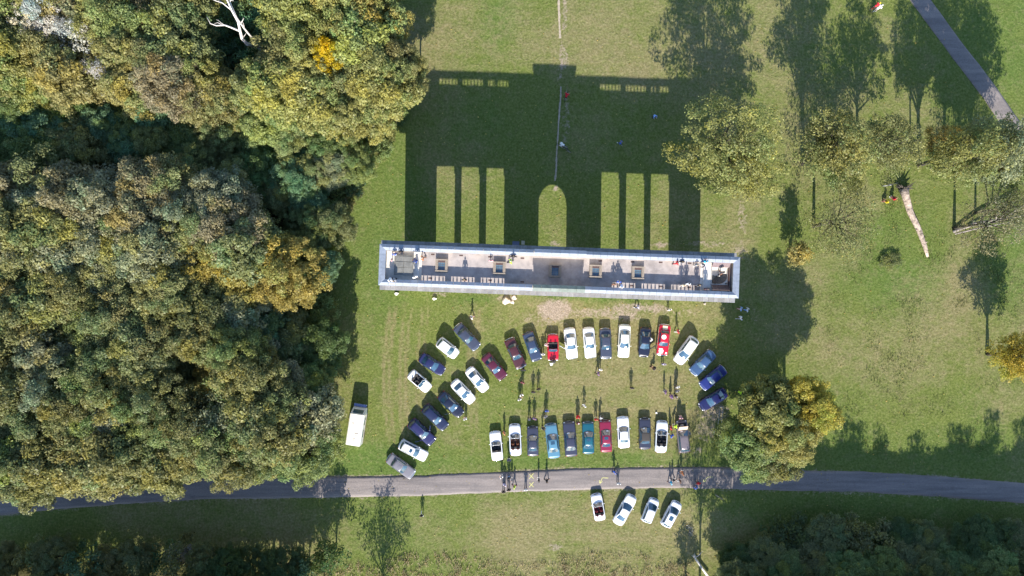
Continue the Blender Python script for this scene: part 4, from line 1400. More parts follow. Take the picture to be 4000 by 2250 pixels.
# ================================================================== trees
def leaf_material(name, trans=0.50):
    m = bpy.data.materials.new(name)
    m.use_nodes = True
    nt = m.node_tree
    nt.nodes.clear()
    out = N(nt, 'ShaderNodeOutputMaterial')
    oi = N(nt, 'ShaderNodeObjectInfo')
    at = N(nt, 'ShaderNodeAttribute', attribute_name='tint')
    hue = N(nt, 'ShaderNodeAttribute', attribute_name='hue')
    base = oi.outputs['Color']
    # some boughs turn yellow or rusty, some stay green
    warm = mixc(nt, 1.0, base, (1.24, 1.12, 0.72), 'MULTIPLY')
    cool = mixc(nt, 1.0, base, (0.76, 0.98, 0.92), 'MULTIPLY')
    h = hue.outputs['Fac']
    c = mixc(nt, math_n(nt, 'MULTIPLY', math_n(nt, 'SUBTRACT', h, 0.55), 2.2, True), base, warm)
    c = mixc(nt, math_n(nt, 'MULTIPLY', math_n(nt, 'SUBTRACT', 0.45, h), 2.2, True), c, cool)
    t = math_n(nt, 'ADD', math_n(nt, 'MULTIPLY', at.outputs['Fac'], 0.95), 0.52)
    cb = N(nt, 'ShaderNodeCombineColor')
    for i in range(3):
        nt.links.new(t, cb.inputs[i])
    c = mixc(nt, 1.0, c, cb.outputs[0], 'MULTIPLY')
    d = N(nt, 'ShaderNodeBsdfDiffuse')
    tr = N(nt, 'ShaderNodeBsdfTranslucent')
    nt.links.new(c, d.inputs['Color'])
    nt.links.new(c, tr.inputs['Color'])
    gl = N(nt, 'ShaderNodeBsdfGlossy')
    gl.inputs['Roughness'].default_value = 0.45
    gl.inputs['Color'].default_value = (0.9, 0.95, 1, 1)
    mx = N(nt, 'ShaderNodeMixShader')
    mx.inputs['Fac'].default_value = trans
    nt.links.new(d.outputs[0], mx.inputs[1])
    nt.links.new(tr.outputs[0], mx.inputs[2])
    m2 = N(nt, 'ShaderNodeMixShader')
    m2.inputs['Fac'].default_value = 0.012
    nt.links.new(mx.outputs[0], m2.inputs[1])
    nt.links.new(gl.outputs[0], m2.inputs[2])
    nt.links.new(m2.outputs[0], out.inputs['Surface'])
    return m


M_LEAF = leaf_material('foliage')
M_BARK = plain('bark', (0.062, 0.052, 0.042), 0.95, var=0.35, scale=6, bump_d=0.03)
M_DEAD = plain('bleached_dead_wood', (0.62, 0.57, 0.53), 0.85, var=0.3, scale=4, bump_d=0.02)
M_LOG = plain('barkless_log', (0.36, 0.285, 0.235), 0.9, var=0.8, scale=2.2, bump_d=0.08)


def unit(v):
    return v / np.maximum(1e-9, np.linalg.norm(v, axis=-1, keepdims=True))


def quads_mesh(name, C, Nn, S, tint, hue, rng, mat, asp=0.55):
    n = len(C)
    r = unit(rng.normal(size=(n, 3)))
    T = unit(np.cross(Nn, r))
    B = np.cross(Nn, T)
    S = S[:, None]
    bend = Nn * S * 0.12
    V = np.stack([C - T * S * .62, C + B * S * asp * .62 + bend, C + T * S * .62, C - B * S * asp * .62 + bend], 1).reshape(-1, 3)
    me = bpy.data.meshes.new(name)
    me.vertices.add(4 * n)
    me.vertices.foreach_set('co', V.ravel())
    me.loops.add(4 * n)
    me.loops.foreach_set('vertex_index', np.arange(4 * n))
    me.polygons.add(n)
    me.polygons.foreach_set('loop_start', np.arange(0, 4 * n, 4))
    me.polygons.foreach_set('loop_total', np.full(n, 4))
    me.update()
    for nm, a in (('tint', tint), ('hue', hue)):
        at = me.attributes.new(nm, 'FLOAT', 'POINT')
        at.data.foreach_set('value', np.repeat(a, 4).astype(np.float32))
    me.materials.append(mat)
    return me


def tree_meshes(seed, h=15.0, r=4.4, z0=5.5, boughs=13, clumps=13, leaves=105, ls=0.30, cone=0.0, spread=0.42, clump_r=(0.55, 1.0), hue_amp=0.32):
    """crown and trunk meshes of one broad-leaved tree, base at the origin"""
    rng = np.random.default_rng(seed)
    zc, rz = (h + z0) / 2, (h - z0) / 2
    # bough centres spread over an uneven ellipsoid
    bc = []
    tries = 0
    lop = rng.uniform(0.75, 1.15, 9)
    while len(bc) < boughs and tries < 4000:
        tries += 1
        d = unit(rng.normal(size=3))
        if d[2] < -0.55:
            continue
        az = int((math.atan2(d[1], d[0]) / (2 * math.pi) + 0.5) * 8.999)
        k = rng.uniform(0.5, 0.78) * lop[az]
        p = np.array([d[0] * r * k, d[1] * r * k, zc + d[2] * rz * rng.uniform(0.55, 0.82)])
        if cone:
            f = 1 - cone * np.clip((p[2] - z0) / (h - z0), 0, 1)
            p[:2] *= f
        if all(np.linalg.norm(p - q) > r * spread for q in bc):
            bc.append(p)
        elif tries % 400 == 399:
            spread *= 0.9
    bc = np.array(bc)
    C, Nn, S, T, Hu = [], [], [], [], []
    trunk_top = np.array([0, 0, zc + rz * 0.15])
    for b in bc:
        br = r * rng.uniform(0.36, 0.52) * (1 - 0.45 * cone * np.clip((b[2] - z0) / (h - z0), 0, 1))
        bh = 0.5 + rng.normal() * hue_amp * 0.6
        bt = rng.uniform(-0.10, 0.10)
        nc = int(clumps * rng.uniform(0.75, 1.25))
        d = unit(rng.normal(size=(nc, 3)) + np.array([0, 0, 0.35]) + unit(b - np.array([0, 0, zc])) * 0.4)
        cc_ = b + d * br * rng.uniform(0.55, 1.05, (nc, 1)) * np.array([1, 1, 0.72])
        for q in cc_:
            cr = rng.uniform(*clump_r)
            nl = int(leaves * rng.uniform(0.6, 1.3) * (cr / 0.8) ** 2)
            dd = unit(rng.normal(size=(nl, 3)) + np.array([0, 0, 0.25]))
            rad = cr * rng.uniform(0.35, 1.0, (nl, 1)) ** 0.6
            P = q + dd * rad * np.array([1, 1, 0.75])
            C.append(P)
            Nn.append(unit(dd * 0.9 + rng.normal(size=(nl, 3)) * 0.55 + np.array([0, 0, 0.55])))
            S.append(rng.uniform(0.65, 1.35, nl) * ls)
            ct = rng.uniform(-0.16, 0.16)
            T.append(np.clip(0.5 + bt + ct + rng.normal(size=nl) * 0.20, 0, 1))
            Hu.append(np.clip(bh + rng.normal() * hue_amp * 0.35 + rng.normal(size=nl) * 0.10, 0, 1))
    crown = quads_mesh('crown', np.concatenate(C), np.concatenate(Nn), np.concatenate(S), np.concatenate(T), np.concatenate(Hu), rng, M_LEAF)
    mb = MB()
    tr = 0.015 * h + 0.03
    lean = rng.normal(size=2) * 0.15
    pts = [(0, 0, -0.3), (lean[0] * .4, lean[1] * .4, h * 0.2), (lean[0], lean[1], z0), (lean[0] * 1.4, lean[1] * 1.4, zc), (lean[0] * 1.5, lean[1] * 1.5, zc + rz * 0.55)]
    mb.path(pts, [tr * 1.35, tr, tr * .85, tr * .5, tr * .15], 8)
    for b in bc:
        s = lerp(0.15, 0.75, rng.random())
        a = np.array([lean[0], lean[1], lerp(z0 * 0.85, zc, s)])
        mid = (a + b) / 2 + np.array([0, 0, -0.25])
        mb.path([tuple(a), tuple(mid), tuple(b)], [tr * .42, tr * .25, tr * .08], 5)
        for _ in range(3):
            e = b + unit(rng.normal(size=3) + np.array([0, 0, .3])) * r * 0.34
            mb.path([tuple(mid), tuple((mid + e) / 2 + rng.normal(size=3) * .12), tuple(e)], [tr * .14, tr * .09, tr * .03], 4)
    trunk = mb.mesh('trunk', M_BARK, True)
    return crown, trunk, h, r


TREES = {}
for i in range(6):
    ls_, lv_ = ((0.19, 165), (0.235, 120), (0.30, 78))[i % 3]
    TREES['broad%d' % i] = tree_meshes(100 + i, h=15, r=4.6, z0=5.0, boughs=(24, 18, 28)[i % 3], clumps=(15, 18, 14)[i % 3], leaves=lv_, ls=ls_, spread=0.33, clump_r=((.45, .85), (.55, 1.0), (.5, 1.1))[i % 3])
TREES['tall0'] = tree_meshes(700, h=17, r=4.0, z0=3.5, boughs=24, clumps=13, leaves=58, ls=0.22, clump_r=(0.4, 0.9), spread=0.36)
TREES['tall1'] = tree_meshes(701, h=17, r=4.0, z0=3.0, boughs=26, clumps=12, leaves=56, ls=0.22, clump_r=(0.4, 0.9), spread=0.36)
for i in range(2):
    TREES['thin%d' % i] = tree_meshes(200 + i, h=15, r=4.6, z0=5.5, boughs=15, clumps=13, leaves=52, ls=0.22, clump_r=(0.45, 0.95))
    TREES['wide%d' % i] = tree_meshes(250 + i, h=15, r=7.0, z0=5.0, boughs=24, clumps=16, leaves=58, ls=0.225, clump_r=(0.45, 0.95), spread=0.26)
TREES['cone0'] = tree_meshes(300, h=7, r=2.1, z0=0.6, boughs=14, clumps=8, leaves=70, ls=0.22, cone=0.62, clump_r=(0.35, 0.6))
for i in range(3):
    TREES['bush%d' % i] = tree_meshes(400 + i, h=4.2, r=2.3, z0=0.2, boughs=10, clumps=10, leaves=62, ls=0.22, clump_r=(0.35, 0.65))
TREES['bare0'] = tree_meshes(500, h=13, r=5.0, z0=4.5, boughs=22, clumps=13, leaves=20, ls=0.20, clump_r=(0.5, 1.0), spread=0.32)
TREES['stem0'] = tree_meshes(650, h=9, r=4.2, z0=0.8, boughs=26, clumps=9, leaves=24, ls=0.2, clump_r=(0.35, 0.8), spread=0.3, cone=0.25)
TREES['slim0'] = tree_meshes(600, h=15, r=2.6, z0=3.0, boughs=16, clumps=10, leaves=46, ls=0.26, clump_r=(0.4, 0.75), spread=0.5)

OLIVE, OLIVE2, YELGR, GOLD, SILV, DARK, BLUEG, BROWNG, PALE, LIGHTG, ORANGE = (
    (0.255, 0.248, 0.100), (0.220, 0.238, 0.100), (0.278, 0.280, 0.098), (0.330, 0.285, 0.085), (0.290, 0.300, 0.180), (0.120, 0.170, 0.060), (0.140, 0.225, 0.120),
    (0.265, 0.236, 0.135), (0.50, 0.48, 0.46), (0.250, 0.305, 0.112), (0.36, 0.28, 0.080))
CNAME = {OLIVE: 'olive', OLIVE2: 'dull green', YELGR: 'yellow green', GOLD: 'golden', SILV: 'silvery green', DARK: 'dark green', BLUEG: 'blue green', BROWNG: 'brownish', PALE: 'pale greyish', LIGHTG: 'light green', ORANGE: 'orange'}


def place_tree(kind, base, h, r, col, name='tree', rz=None, ry=None):
    crown, trunk, h0, r0 = TREES[kind]
    root = empty(name, (base[0], base[1], -0.05), random.uniform(0, 6.28) if rz is None else rz)
    root.scale = (r / r0, (ry or r) / r0, h / h0)
    q = random.uniform(.9, 1.12)
    j = [q * (1 + random.uniform(-.04, .04)) for _ in range(3)]
    obj('crown', crown, root, color=tuple(c * k for c, k in zip(col, j)))
    obj('trunk', trunk, root)
    return root


S2 = 4000 / 2576.0


def canopy(x, y, z):
    """overview pixel (2576 wide) of something at height z -> ground point beneath it"""
    return W(x * S2, y * S2, z)


def inside(poly, x, y):
    c = False
    j = len(poly) - 1
    for i in range(len(poly)):
        xi, yi = poly[i]
        xj, yj = poly[j]
        if (yi > y) != (yj > y) and x < (xj - xi) * (y - yi) / (yj - yi) + xi:
            c = not c
        j = i
    return c


P_TOP = [(-70, -70), (990, -70), (965, 20), (985, 130), (1000, 200), (950, 260), (925, 300), (860, 300), (780, 260), (640, 215), (520, 250), (300, 220), (-70, 195)]
P_LOW = [(-70, 225), (300, 265), (520, 300), (640, 265), (780, 310), (880, 355), (905, 430), (865, 500), (845, 600), (800, 690), (740, 560), (640, 470), (400, 415), (-70, 385)]
P_MID = [(-70, 445), (200, 455), (420, 470), (560, 500), (640, 590), (740, 660), (770, 700), (690, 715), (560, 705), (480, 745), (560, 800), (620, 900), (700, 960), (750, 1010), (760, 1080), (735, 1140),
         (640, 1180), (480, 1190), (300, 1195), (60, 1235), (-70, 1240)]
P_GAP = [(620, 770), (800, 770), (830, 860), (810, 980), (740, 950), (650, 900)]
P_GAP2 = [(300, 880), (560, 870), (600, 1010), (320, 1000)]
FOREST = []          # (x, y canopy px, kind, h, r, colour)
# notable trees first (overview pixels of the crown centre)
NOTE = [
    (1035, 185, 'broad', 13, 2.7, OLIVE), (985, 150, 'broad', 14, 3.0, OLIVE), (930, 45, 'broad', 15, 3.4, GOLD), (865, 75, 'broad', 15, 3.6, YELGR), (835, 150, 'broad', 15, 3.0, (0.46, 0.36, 0.020)),
    (905, 215, 'broad', 14, 3.6, OLIVE), (935, 275, 'broad', 12, 3.6, YELGR), (985, 75, 'thin', 14, 2.8, GOLD), (870, 290, 'broad', 13, 3.2, YELGR),
    (720, 270, 'broad', 12, 3.6, LIGHTG), (640, 230, 'broad', 13, 3.2, OLIVE2), (830, 415, 'broad', 8, 2.9, SILV), (770, 410, 'broad', 7, 2.4, BLUEG), (870, 340, 'bush', 5, 2.4, LIGHTG),
    (560, 640, 'broad', 14, 4.8, GOLD), (620, 700, 'broad', 13, 4.4, GOLD), (735, 690, 'broad', 14, 5.0, GOLD), (770, 640, 'broad', 11, 3.4, YELGR), (690, 620, 'thin', 13, 3.2, YELGR), (500, 690, 'broad', 13, 3.2, GOLD),
    (560, 510, 'broad', 15, 4.3, SILV), (470, 540, 'broad', 15, 4.4, SILV), (640, 560, 'thin', 12, 3.0, OLIVE),
    (770, 1050, 'broad', 12, 4.6, SILV), (750, 1135, 'broad', 12, 5.0, LIGHTG), (700, 975, 'broad', 12, 4.2, SILV), (660, 880, 'broad', 12, 3.8, SILV), (600, 800, 'broad', 13, 4.0, SILV), (540, 790, 'broad', 14, 4.2, OLIVE2),
    (545, 955, 'broad', 11, 2.8, GOLD), (270, 870, 'broad', 13, 3.2, YELGR), (205, 865, 'broad', 12, 3.0, YELGR), (130, 50, 'broad', 15, 3.8, PALE), (215, 100, 'thin', 15, 3.4, PALE), (270, 170, 'thin', 14, 3.0, PALE),
    (560, 745, 'bush', 6, 2.2, LIGHTG), (430, 1150, 'broad', 14, 4.2, OLIVE), (520, 1165, 'broad', 13, 4.0, OLIVE), (640, 1130, 'broad', 13, 4.2, OLIVE2), (330, 1185, 'broad', 13, 4.2, OLIVE), (200, 1195, 'broad', 14, 4.4, OLIVE),
    (80, 1235, 'broad', 14, 4.0, OLIVE2), (120, 140, 'broad', 14, 3.6, OLIVE), (60, 200, 'broad', 13, 3.2, YELGR), (120, 215, 'broad', 12, 2.8, YELGR), (500, 190, 'broad', 14, 3.4, YELGR), (560, 255, 'broad', 12, 3.4, OLIVE),
]
for x, y, k, h, r, c in NOTE:
    kk = k + str(random.randrange({'broad': 6, 'thin': 2, 'bush': 3}[k]))
    FOREST.append((x, y, kk, h, r, c))


def far_enough(x, y, d):
    return all(math.hypot(x - a[0], y - a[1]) > d for a in FOREST)


def tall_colour(x, y):
    q = random.random()
    if y < 330:
        if x > 680:
            return random.choice([YELGR, OLIVE, YELGR, GOLD, LIGHTG])
        return random.choice([OLIVE, OLIVE, YELGR, BROWNG, OLIVE2, LIGHTG])
    if y < 760:
        return random.choice([OLIVE, OLIVE, BROWNG, OLIVE2, SILV, OLIVE])
    return random.choice([OLIVE2, OLIVE, SILV, OLIVE2, OLIVE, LIGHTG])


for _ in range(5000):
    x, y = random.uniform(-60, 1060), random.uniform(-60, 1290)
    if len(FOREST) > 190:
        break
    if inside(P_GAP, x, y) or inside(P_GAP2, x, y):
        continue
    if inside(P_TOP, x, y) or inside(P_MID, x, y):
        if y < 195 and 490 < x < 715:
            continue
        if far_enough(x, y, random.uniform(50, 62)):
            kind = 'broad%d' % random.randrange(6) if random.random() < .8 else 'thin%d' % random.randrange(2)
            FOREST.append((x, y, kind, random.uniform(13.8, 16.4), random.uniform(3.6, 5.0), tall_colour(x, y)))
LOWS = []
for _ in range(4000):
    x, y = random.uniform(-60, 950), random.uniform(200, 1010)
    if not (inside(P_LOW, x, y) or inside(P_GAP, x, y) or inside(P_GAP2, x, y)):
        continue
    if all(math.hypot(x - a[0], y - a[1]) > 38 for a in LOWS) and all(math.hypot(x - a[0], y - a[1]) > 30 for a in FOREST):
        big = random.random() < (.75 if y < 720 else .4)
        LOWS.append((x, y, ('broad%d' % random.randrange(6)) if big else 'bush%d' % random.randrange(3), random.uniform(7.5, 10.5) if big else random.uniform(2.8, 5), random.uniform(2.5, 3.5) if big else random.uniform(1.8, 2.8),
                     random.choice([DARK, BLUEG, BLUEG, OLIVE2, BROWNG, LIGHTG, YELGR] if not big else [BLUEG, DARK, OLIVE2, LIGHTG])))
LOWS = [(x, y, k, h, r, c) for x, y, k, h, r, c in LOWS]
for _ in range(400):                      # undergrowth round the dead tree
    x, y = random.uniform(500, 710), random.uniform(-40, 190)
    if all(math.hypot(x - a[0], y - a[1]) > 30 for a in LOWS) and all(math.hypot(x - a[0], y - a[1]) > 36 for a in FOREST):
        LOWS.append((x, y, 'bush%d' % random.randrange(3), random.uniform(3, 5.5), random.uniform(2.0, 2.8), random.choice([BLUEG, DARK, OLIVE2])))
# the ragged shrub fringe along the lawn
for x, y in ((1000, 300), (975, 330), (955, 365), (935, 395), (912, 430), (890, 470), (868, 510), (860, 555), (845, 600), (838, 650), (825, 560), (880, 420), (905, 380), (925, 345), (800, 500), (825, 780), (818, 830), (805, 880), (812, 925), (790, 830), (800, 980), (815, 1020)):
    LOWS.append((x + random.uniform(-6, 6), y + random.uniform(-8, 8), 'bush%d' % random.randrange(3), random.uniform(1.8, 3.4), random.uniform(1.1, 2.0), random.choice([YELGR, OLIVE, DARK, BROWNG, OLIVE2, LIGHTG])))

ORD = ['first', 'second', 'third', 'fourth', 'fifth', 'sixth', 'seventh', 'eighth', 'ninth', 'tenth', 'eleventh', 'twelfth', 'thirteenth', 'fourteenth', 'fifteenth', 'sixteenth', 'seventeenth', 'eighteenth', 'nineteenth', 'twentieth'] + ['twenty-' + w for w in ('first', 'second', 'third', 'fourth', 'fifth', 'sixth', 'seventh', 'eighth', 'ninth')] + ['thirtieth'] + ['thirty-' + w for w in ('first', 'second', 'third', 'fourth', 'fifth', 'sixth', 'seventh', 'eighth', 'ninth')]


def label_rows(items, band, y0, noun, rows_txt):
    """rows counted from the top of the photo, then from its left edge"""
    rows = {}
    for it in items:
        rows.setdefault(int((it[1] - y0) // band), []).append(it)
    out = []
    for k, key in enumerate(sorted(rows)):
        for i, it in enumerate(sorted(rows[key])):
            out.append((it, '%s %s, %s from the left in the %s %s' % (CNAME.get(it[5], 'bright yellow'), noun(it), ORD[min(i, 38)], ORD[min(k, 38)], rows_txt)))
    return out


for it, lab in label_rows(FOREST, 105, -70, lambda t: 'thinly leaved tree' if 'thin' in t[2] else ('shrub' if 'bush' in t[2] else 'leafy tree'), 'row of the wood'):
    x, y, k, h, r, c = it
    if y > 1150:
        y -= 42
    if x > 600 and 540 < y < 1020:
        x -= 16
    c = tuple(v * (1.0 if y > 740 else (1.16 if y < 330 else 1.12)) for v in c)
    b = canopy(x, y, h * 0.68)
    tag(place_tree(k, b, h, r, c, 'forest_tree'), lab, 'tree', 'trees of the wood on the left')
for it, lab in label_rows(LOWS, 90, -60, lambda t: 'low shrub' if 'bush' in t[2] else 'young tree', 'row of undergrowth'):
    x, y, k, h, r, c = it
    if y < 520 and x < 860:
        c = tuple(v * 1.3 for v in c)  # leaf colour lightened to stand in for sky light the tall trees block
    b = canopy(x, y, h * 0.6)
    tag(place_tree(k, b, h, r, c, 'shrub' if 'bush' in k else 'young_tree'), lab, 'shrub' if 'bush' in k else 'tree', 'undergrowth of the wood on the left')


def tree_px(kind, bx, by, h, r, col, label, ry=None, name='tree', group=None, rz=None):
    """tree whose foot stands at an overview pixel"""
    b = W(bx * S2, by * S2)
    t = place_tree(kind, b, h, r, col, name, ry=ry, rz=rz)
    tag(t, label, 'shrub' if name == 'shrub' else 'tree', group)
    return t


PARK = 'park trees on the right'
tree_px('wide0', 1775, 405, 17, 7.6, (0.265, 0.272, 0.100), 'broad olive park tree with orange tinged leaves nearest the building', 6.8, 'park_tree', PARK)
tree_px('tall1', 1810, 430, 11, 4.2, YELGR, 'yellow green park tree leaning over the corner of the building shadow', None, 'park_tree', PARK)
tree_px('tall0', 2020, 410, 18.5, 4.2, (0.265, 0.272, 0.100), 'tall olive park tree, first of the middle pair at upper right', 5.0, 'park_tree', PARK)
tree_px('tall1', 2160, 400, 15.0, 3.3, (0.240, 0.262, 0.105), 'tall dull green park tree, second of the middle pair at upper right', 4.4, 'park_tree', PARK)
tree_px('thin1', 2085, 425, 8.5, 3.8, (0.265, 0.272, 0.100), 'spreading olive tree filling the space between the middle pair', 3.6, 'park_tree', PARK)
tree_px('tall0', 2312, 415, 18, 3.5, (0.265, 0.272, 0.100), 'tall olive tree left of the park path at the right edge', 4.6, 'park_tree', PARK)
tree_px('tall1', 2378, 420, 17.5, 3.6, SILV, 'greyish tall tree beside the park path at the right edge', 4.6, 'park_tree', PARK)
tree_px('tall0', 2446, 415, 16, 3.6, (0.240, 0.262, 0.105), 'dull green tall tree right of the park path', 4.4, 'park_tree', PARK)
tree_px('thin0', 2290, 385, 12, 2.4, ORANGE, 'slim park tree with rusty leaves beside the park path', None, 'park_tree', PARK)
tree_px('broad1', 2415, 395, 11, 3.8, (0.29, 0.255, 0.09), 'dense rusty olive tree covering the lower end of the park path', None, 'park_tree', PARK)
tree_px('bare0', 2047, 568, 14, 5.6, OLIVE, 'sparse half bare tree whose long trunk shadow shows', 4.6, 'park_tree', PARK)
tree_px('bare0', 2401, 573, 13, 5.0, BROWNG, 'nearly leafless tree with bare branches near the right edge', 4.0, 'park_tree', PARK)
tree_px('bare0', 2454, 535, 12, 3.4, OLIVE2, 'thin bare tree behind the leafless one at the right edge', None, 'park_tree', PARK)
tree_px('cone0', 1985, 640, 6.6, 2.2, (0.33, 0.29, 0.10), 'small round yellow tree standing alone on the meadow', None, 'park_tree', PARK)
tree_px('tall0', 2484, 890, 11, 3.3, (0.42, 0.34, 0.055), 'golden tree cut by the right edge of the photo', None, 'park_tree', PARK)
tree_px('bush0', 2240, 655, 0.9, 1.7, OLIVE2, 'low weedy mound on the meadow south of the fallen log', 1.2, 'shrub')
tree_px('broad3', 1972, 1000, 12.5, 4.3, (0.42, 0.37, 0.075), 'large yellow green tree right of the parked cars', 4.4, 'park_tree', PARK)
tree_px('broad5', 1893, 1004, 12.5, 4.0, YELGR, 'yellow green tree leaning toward the navy saloon', None, 'park_tree', PARK)
tree_px('broad1', 1860, 1098, 10.5, 4.0, LIGHTG, 'light green tree reaching over the road', None, 'park_tree', PARK)
tree_px('broad2', 1900, 1130, 10, 3.0, OLIVE, 'small olive tree hanging lowest over the road', None, 'park_tree', PARK)
tree_px('broad0', 1925, 1062, 12.5, 4.2, YELGR, 'yellow green tree in the middle of the clump right of the cars', None, 'park_tree', PARK)
tree_px('bush1', 1812, 1085, 2.6, 1.8, LIGHTG, 'light green bush at the foot of the tree clump near the road', None, 'shrub')
tree_px('bush2', 1835, 1125, 3.0, 1.9, OLIVE2, 'dull green bush right at the road edge under the tree clump', None, 'shrub')
# southern trees: seen low along the bottom edge, with tall ones outside the picture that throw the shade
SOUTH = []
random.seed(23)
for x in range(-40, 860, 62):
    SOUTH.append((x + random.uniform(-14, 14), random.uniform(1400, 1440), random.choice(['broad0', 'broad3', 'bush1', 'bush2']), random.uniform(4, 7.5), random.uniform(2.4, 3.4), random.choice([DARK, OLIVE2, BLUEG, OLIVE])))
for x in range(1860, 2640, 58):
    y = 1352 if x > 1930 else 1400
    SOUTH.append((x + random.uniform(-14, 14), y + random.uniform(-8, 22), random.choice(['broad1', 'broad4', 'broad5', 'bush0']), random.uniform(3, 5), random.uniform(2.4, 3.4), random.choice([DARK, OLIVE2, OLIVE2, DARK])))
    SOUTH.append((x + random.uniform(-14, 14), y + 70 + random.uniform(-8, 22), random.choice(['broad1', 'broad4', 'broad2']), random.uniform(4, 6), random.uniform(2.6, 3.6), random.choice([DARK, LIGHTG, OLIVE2])))
SOUTH.append((455, 1395, 'bush0', 4.2, 1.6, PALE))
left = [s for s in SOUTH if s[0] < 1200]
right = [s for s in SOUTH if s[0] >= 1200]
for side, lst in (('left', left), ('right', right)):
    for it, lab in label_rows(lst, 60 if side == 'right' else 200, 1340, lambda t: 'shaded %s' % ('shrub' if 'bush' in t[2] else 'tree'), 'row at the bottom %s' % side):
        x, y, k, h, r, c = it
        b = canopy(x, y, h * .6)
        tag(place_tree(k, b, h, r, c, 'shrub' if 'bush' in k else 'verge_tree'), lab, 'shrub' if 'bush' in k else 'tree', 'shaded trees along the bottom edge')
# the tall trees south of the frame
OUT = []
for x in list(range(-120, 640, 70)) + [690]:
    OUT.append((x, 1520 + random.uniform(-10, 40), random.choice(['thin0', 'thin1', 'broad1']), random.uniform(14, 17.5), random.uniform(4.0, 5.0)))
for x in list(range(-90, 760, 66)):
    OUT.append((x, 1478 + random.uniform(-6, 14), random.choice(['thin0', 'thin1', 'broad3']), random.uniform(8, 10.5), random.uniform(3.2, 4.2)))
for x in range(1960, 2760, 62):
    OUT.append((x, 1535 + random.uniform(-10, 20), random.choice(['broad4', 'thin1', 'broad1']), random.uniform(13.6, 15.4), random.uniform(4.0, 4.8)))
for x, h_ in ((2118, 18.5), (2152, 17.5), (2215, 17), (2300, 16.5), (2392, 17.5), (2425, 17), (2485, 19), (2560, 18), (2620, 18)):
    OUT.append((x, 1548, 'slim0', h_ + 1.6, 2.4))
for x in range(1890, 2700, 84):
    OUT.append((x, 1500, random.choice(['broad0', 'broad1']), random.uniform(10, 12), 4.2))
OUT += [(762, 1495, 'bare0', 17, 4.0), (815, 1500, 'bare0', 11, 3.0), (965, 1505, 'stem0', 10.6, 4.2), (1760, 1500, 'bare0', 17, 3.6), (1840, 1510, 'thin1', 14, 3.6), (1725, 1475, 'slim0', 6, 1.8)]
for i, (x, y, k, h, r) in enumerate(OUT):
    t = place_tree(k, W(x * S2, y * S2), h, r, random.choice([OLIVE, OLIVE2, DARK]), 'roadside_tree')
    tag(t, 'tall tree just outside the bottom edge whose shadow falls on the verge', 'tree', 'tall trees beyond the bottom edge')
random.seed(5)


# ---- dead tree, fallen log, bare branches
def dead_branching(mb, p, d, length, r, depth, rng):
    pts, rad = [p], [r]
    n = 5
    q = p.copy()
    dd = d.copy()
    for k in range(n):
        dd = (dd + Vector(rng.normal(size=3)) * 0.16).normalized()
        q = q + dd * (length / n)
        pts.append(q.copy())
        rad.append(r * (1 - 0.8 * (k + 1) / n) + 0.012)
    mb.path(pts, rad, 6)
    if depth:
        for k in (2, 3, 4, 5):
            if rng.random() < 0.8:
                nd = (dd + Vector(rng.normal(size=3)) * 0.75).normalized()
                dead_branching(mb, pts[k], nd, length * 0.5, rad[k] * 0.7, depth - 1, rng)


rng = np.random.default_rng(4)
a = W(1006, 180, 7)
dt = empty('dead_tree', (a.x, a.y, 0))
tag(dt, 'bleached leafless dead tree with white branches standing in the wood', 'dead tree')
mb = MB()
mb.path([(0, 0, -.3), (-.1, .1, 4), (0, 0, 7)], [0.34, 0.30, 0.24], 8)
mb.build('trunk', M_DEAD, dt, True)
base = Vector((a.x, a.y, 0))
for pts_, r0_ in (([(1006, 180, 7), (965, 172, 8.5), (945, 150, 9.5), (938, 120, 11), (930, 85, 12.2), (905, 40, 13.5), (885, -5, 14.5), (868, -45, 15)], .26),
                  ([(938, 122, 11), (905, 108, 11.4), (878, 98, 11.8), (845, 100, 12), (822, 92, 12.2), (808, 66, 12.4)], .14),
                  ([(1000, 176, 7), (985, 148, 9), (955, 112, 11), (925, 70, 12.6), (898, 8, 13.8), (890, -40, 14)], .17),
                  ([(905, 40, 13.5), (870, 12, 14), (840, 2, 14.2), (815, -10, 14.4)], .09),
                  ([(938, 95, 12), (948, 80, 12.6), (952, 70, 13)], .07), ([(870, 98, 11.8), (850, 88, 12.2), (838, 92, 12.4)], .06)):
    mb = MB()
    Q = [W(*q) - base for q in pts_]
    n_ = len(Q)
    mb.path(Q, [r0_ * (1 - .75 * k / (n_ - 1)) for k in range(n_)], 7)
    for k in range(1, n_):
        if rng.random() < .55:
            dead_branching(mb, Q[k], (Q[k] - Q[k - 1]).normalized() + Vector(rng.normal(size=3)) * .6, 1.2, r0_ * .22, 0, rng)
    mb.build('limb', M_DEAD, dt, True)

p0, p1 = W(3524, 738), W(3621, 1004)
log = empty('fallen_log', (p0.x, p0.y, 0))
tag(log, 'bleached fallen tree trunk lying on the meadow with its root plate', 'fallen log')
d = p1 - p0
mb = MB()
mb.path([(0, 0, 0.42), tuple(d * .12 + Vector((-.1, 0, .38))), tuple(d * .35 + Vector((-.25, 0, .34))), tuple(d * .6 + Vector((.1, 0, .3))), tuple(d * .85 + Vector((.12, 0, .24))), tuple(d + Vector((0, 0, .2)))], [0.74, 0.52, 0.45, 0.39, 0.30, 0.18], 12)
mb.build('trunk', M_LOG, log, True)
mb = MB()
for k in range(16):
    an = 2 * math.pi * k / 16
    e = Vector((math.cos(an) * 1.2, 0.35 + rng.normal() * .2, 0.6 + math.sin(an) * 1.15))
    if e.z < -0.1:
        e.z = -0.1
    mb.path([(0, 0, 0.42), tuple(e * .5 + Vector((0, 0, .2))), tuple(e)], [0.28, 0.14, 0.03], 5)
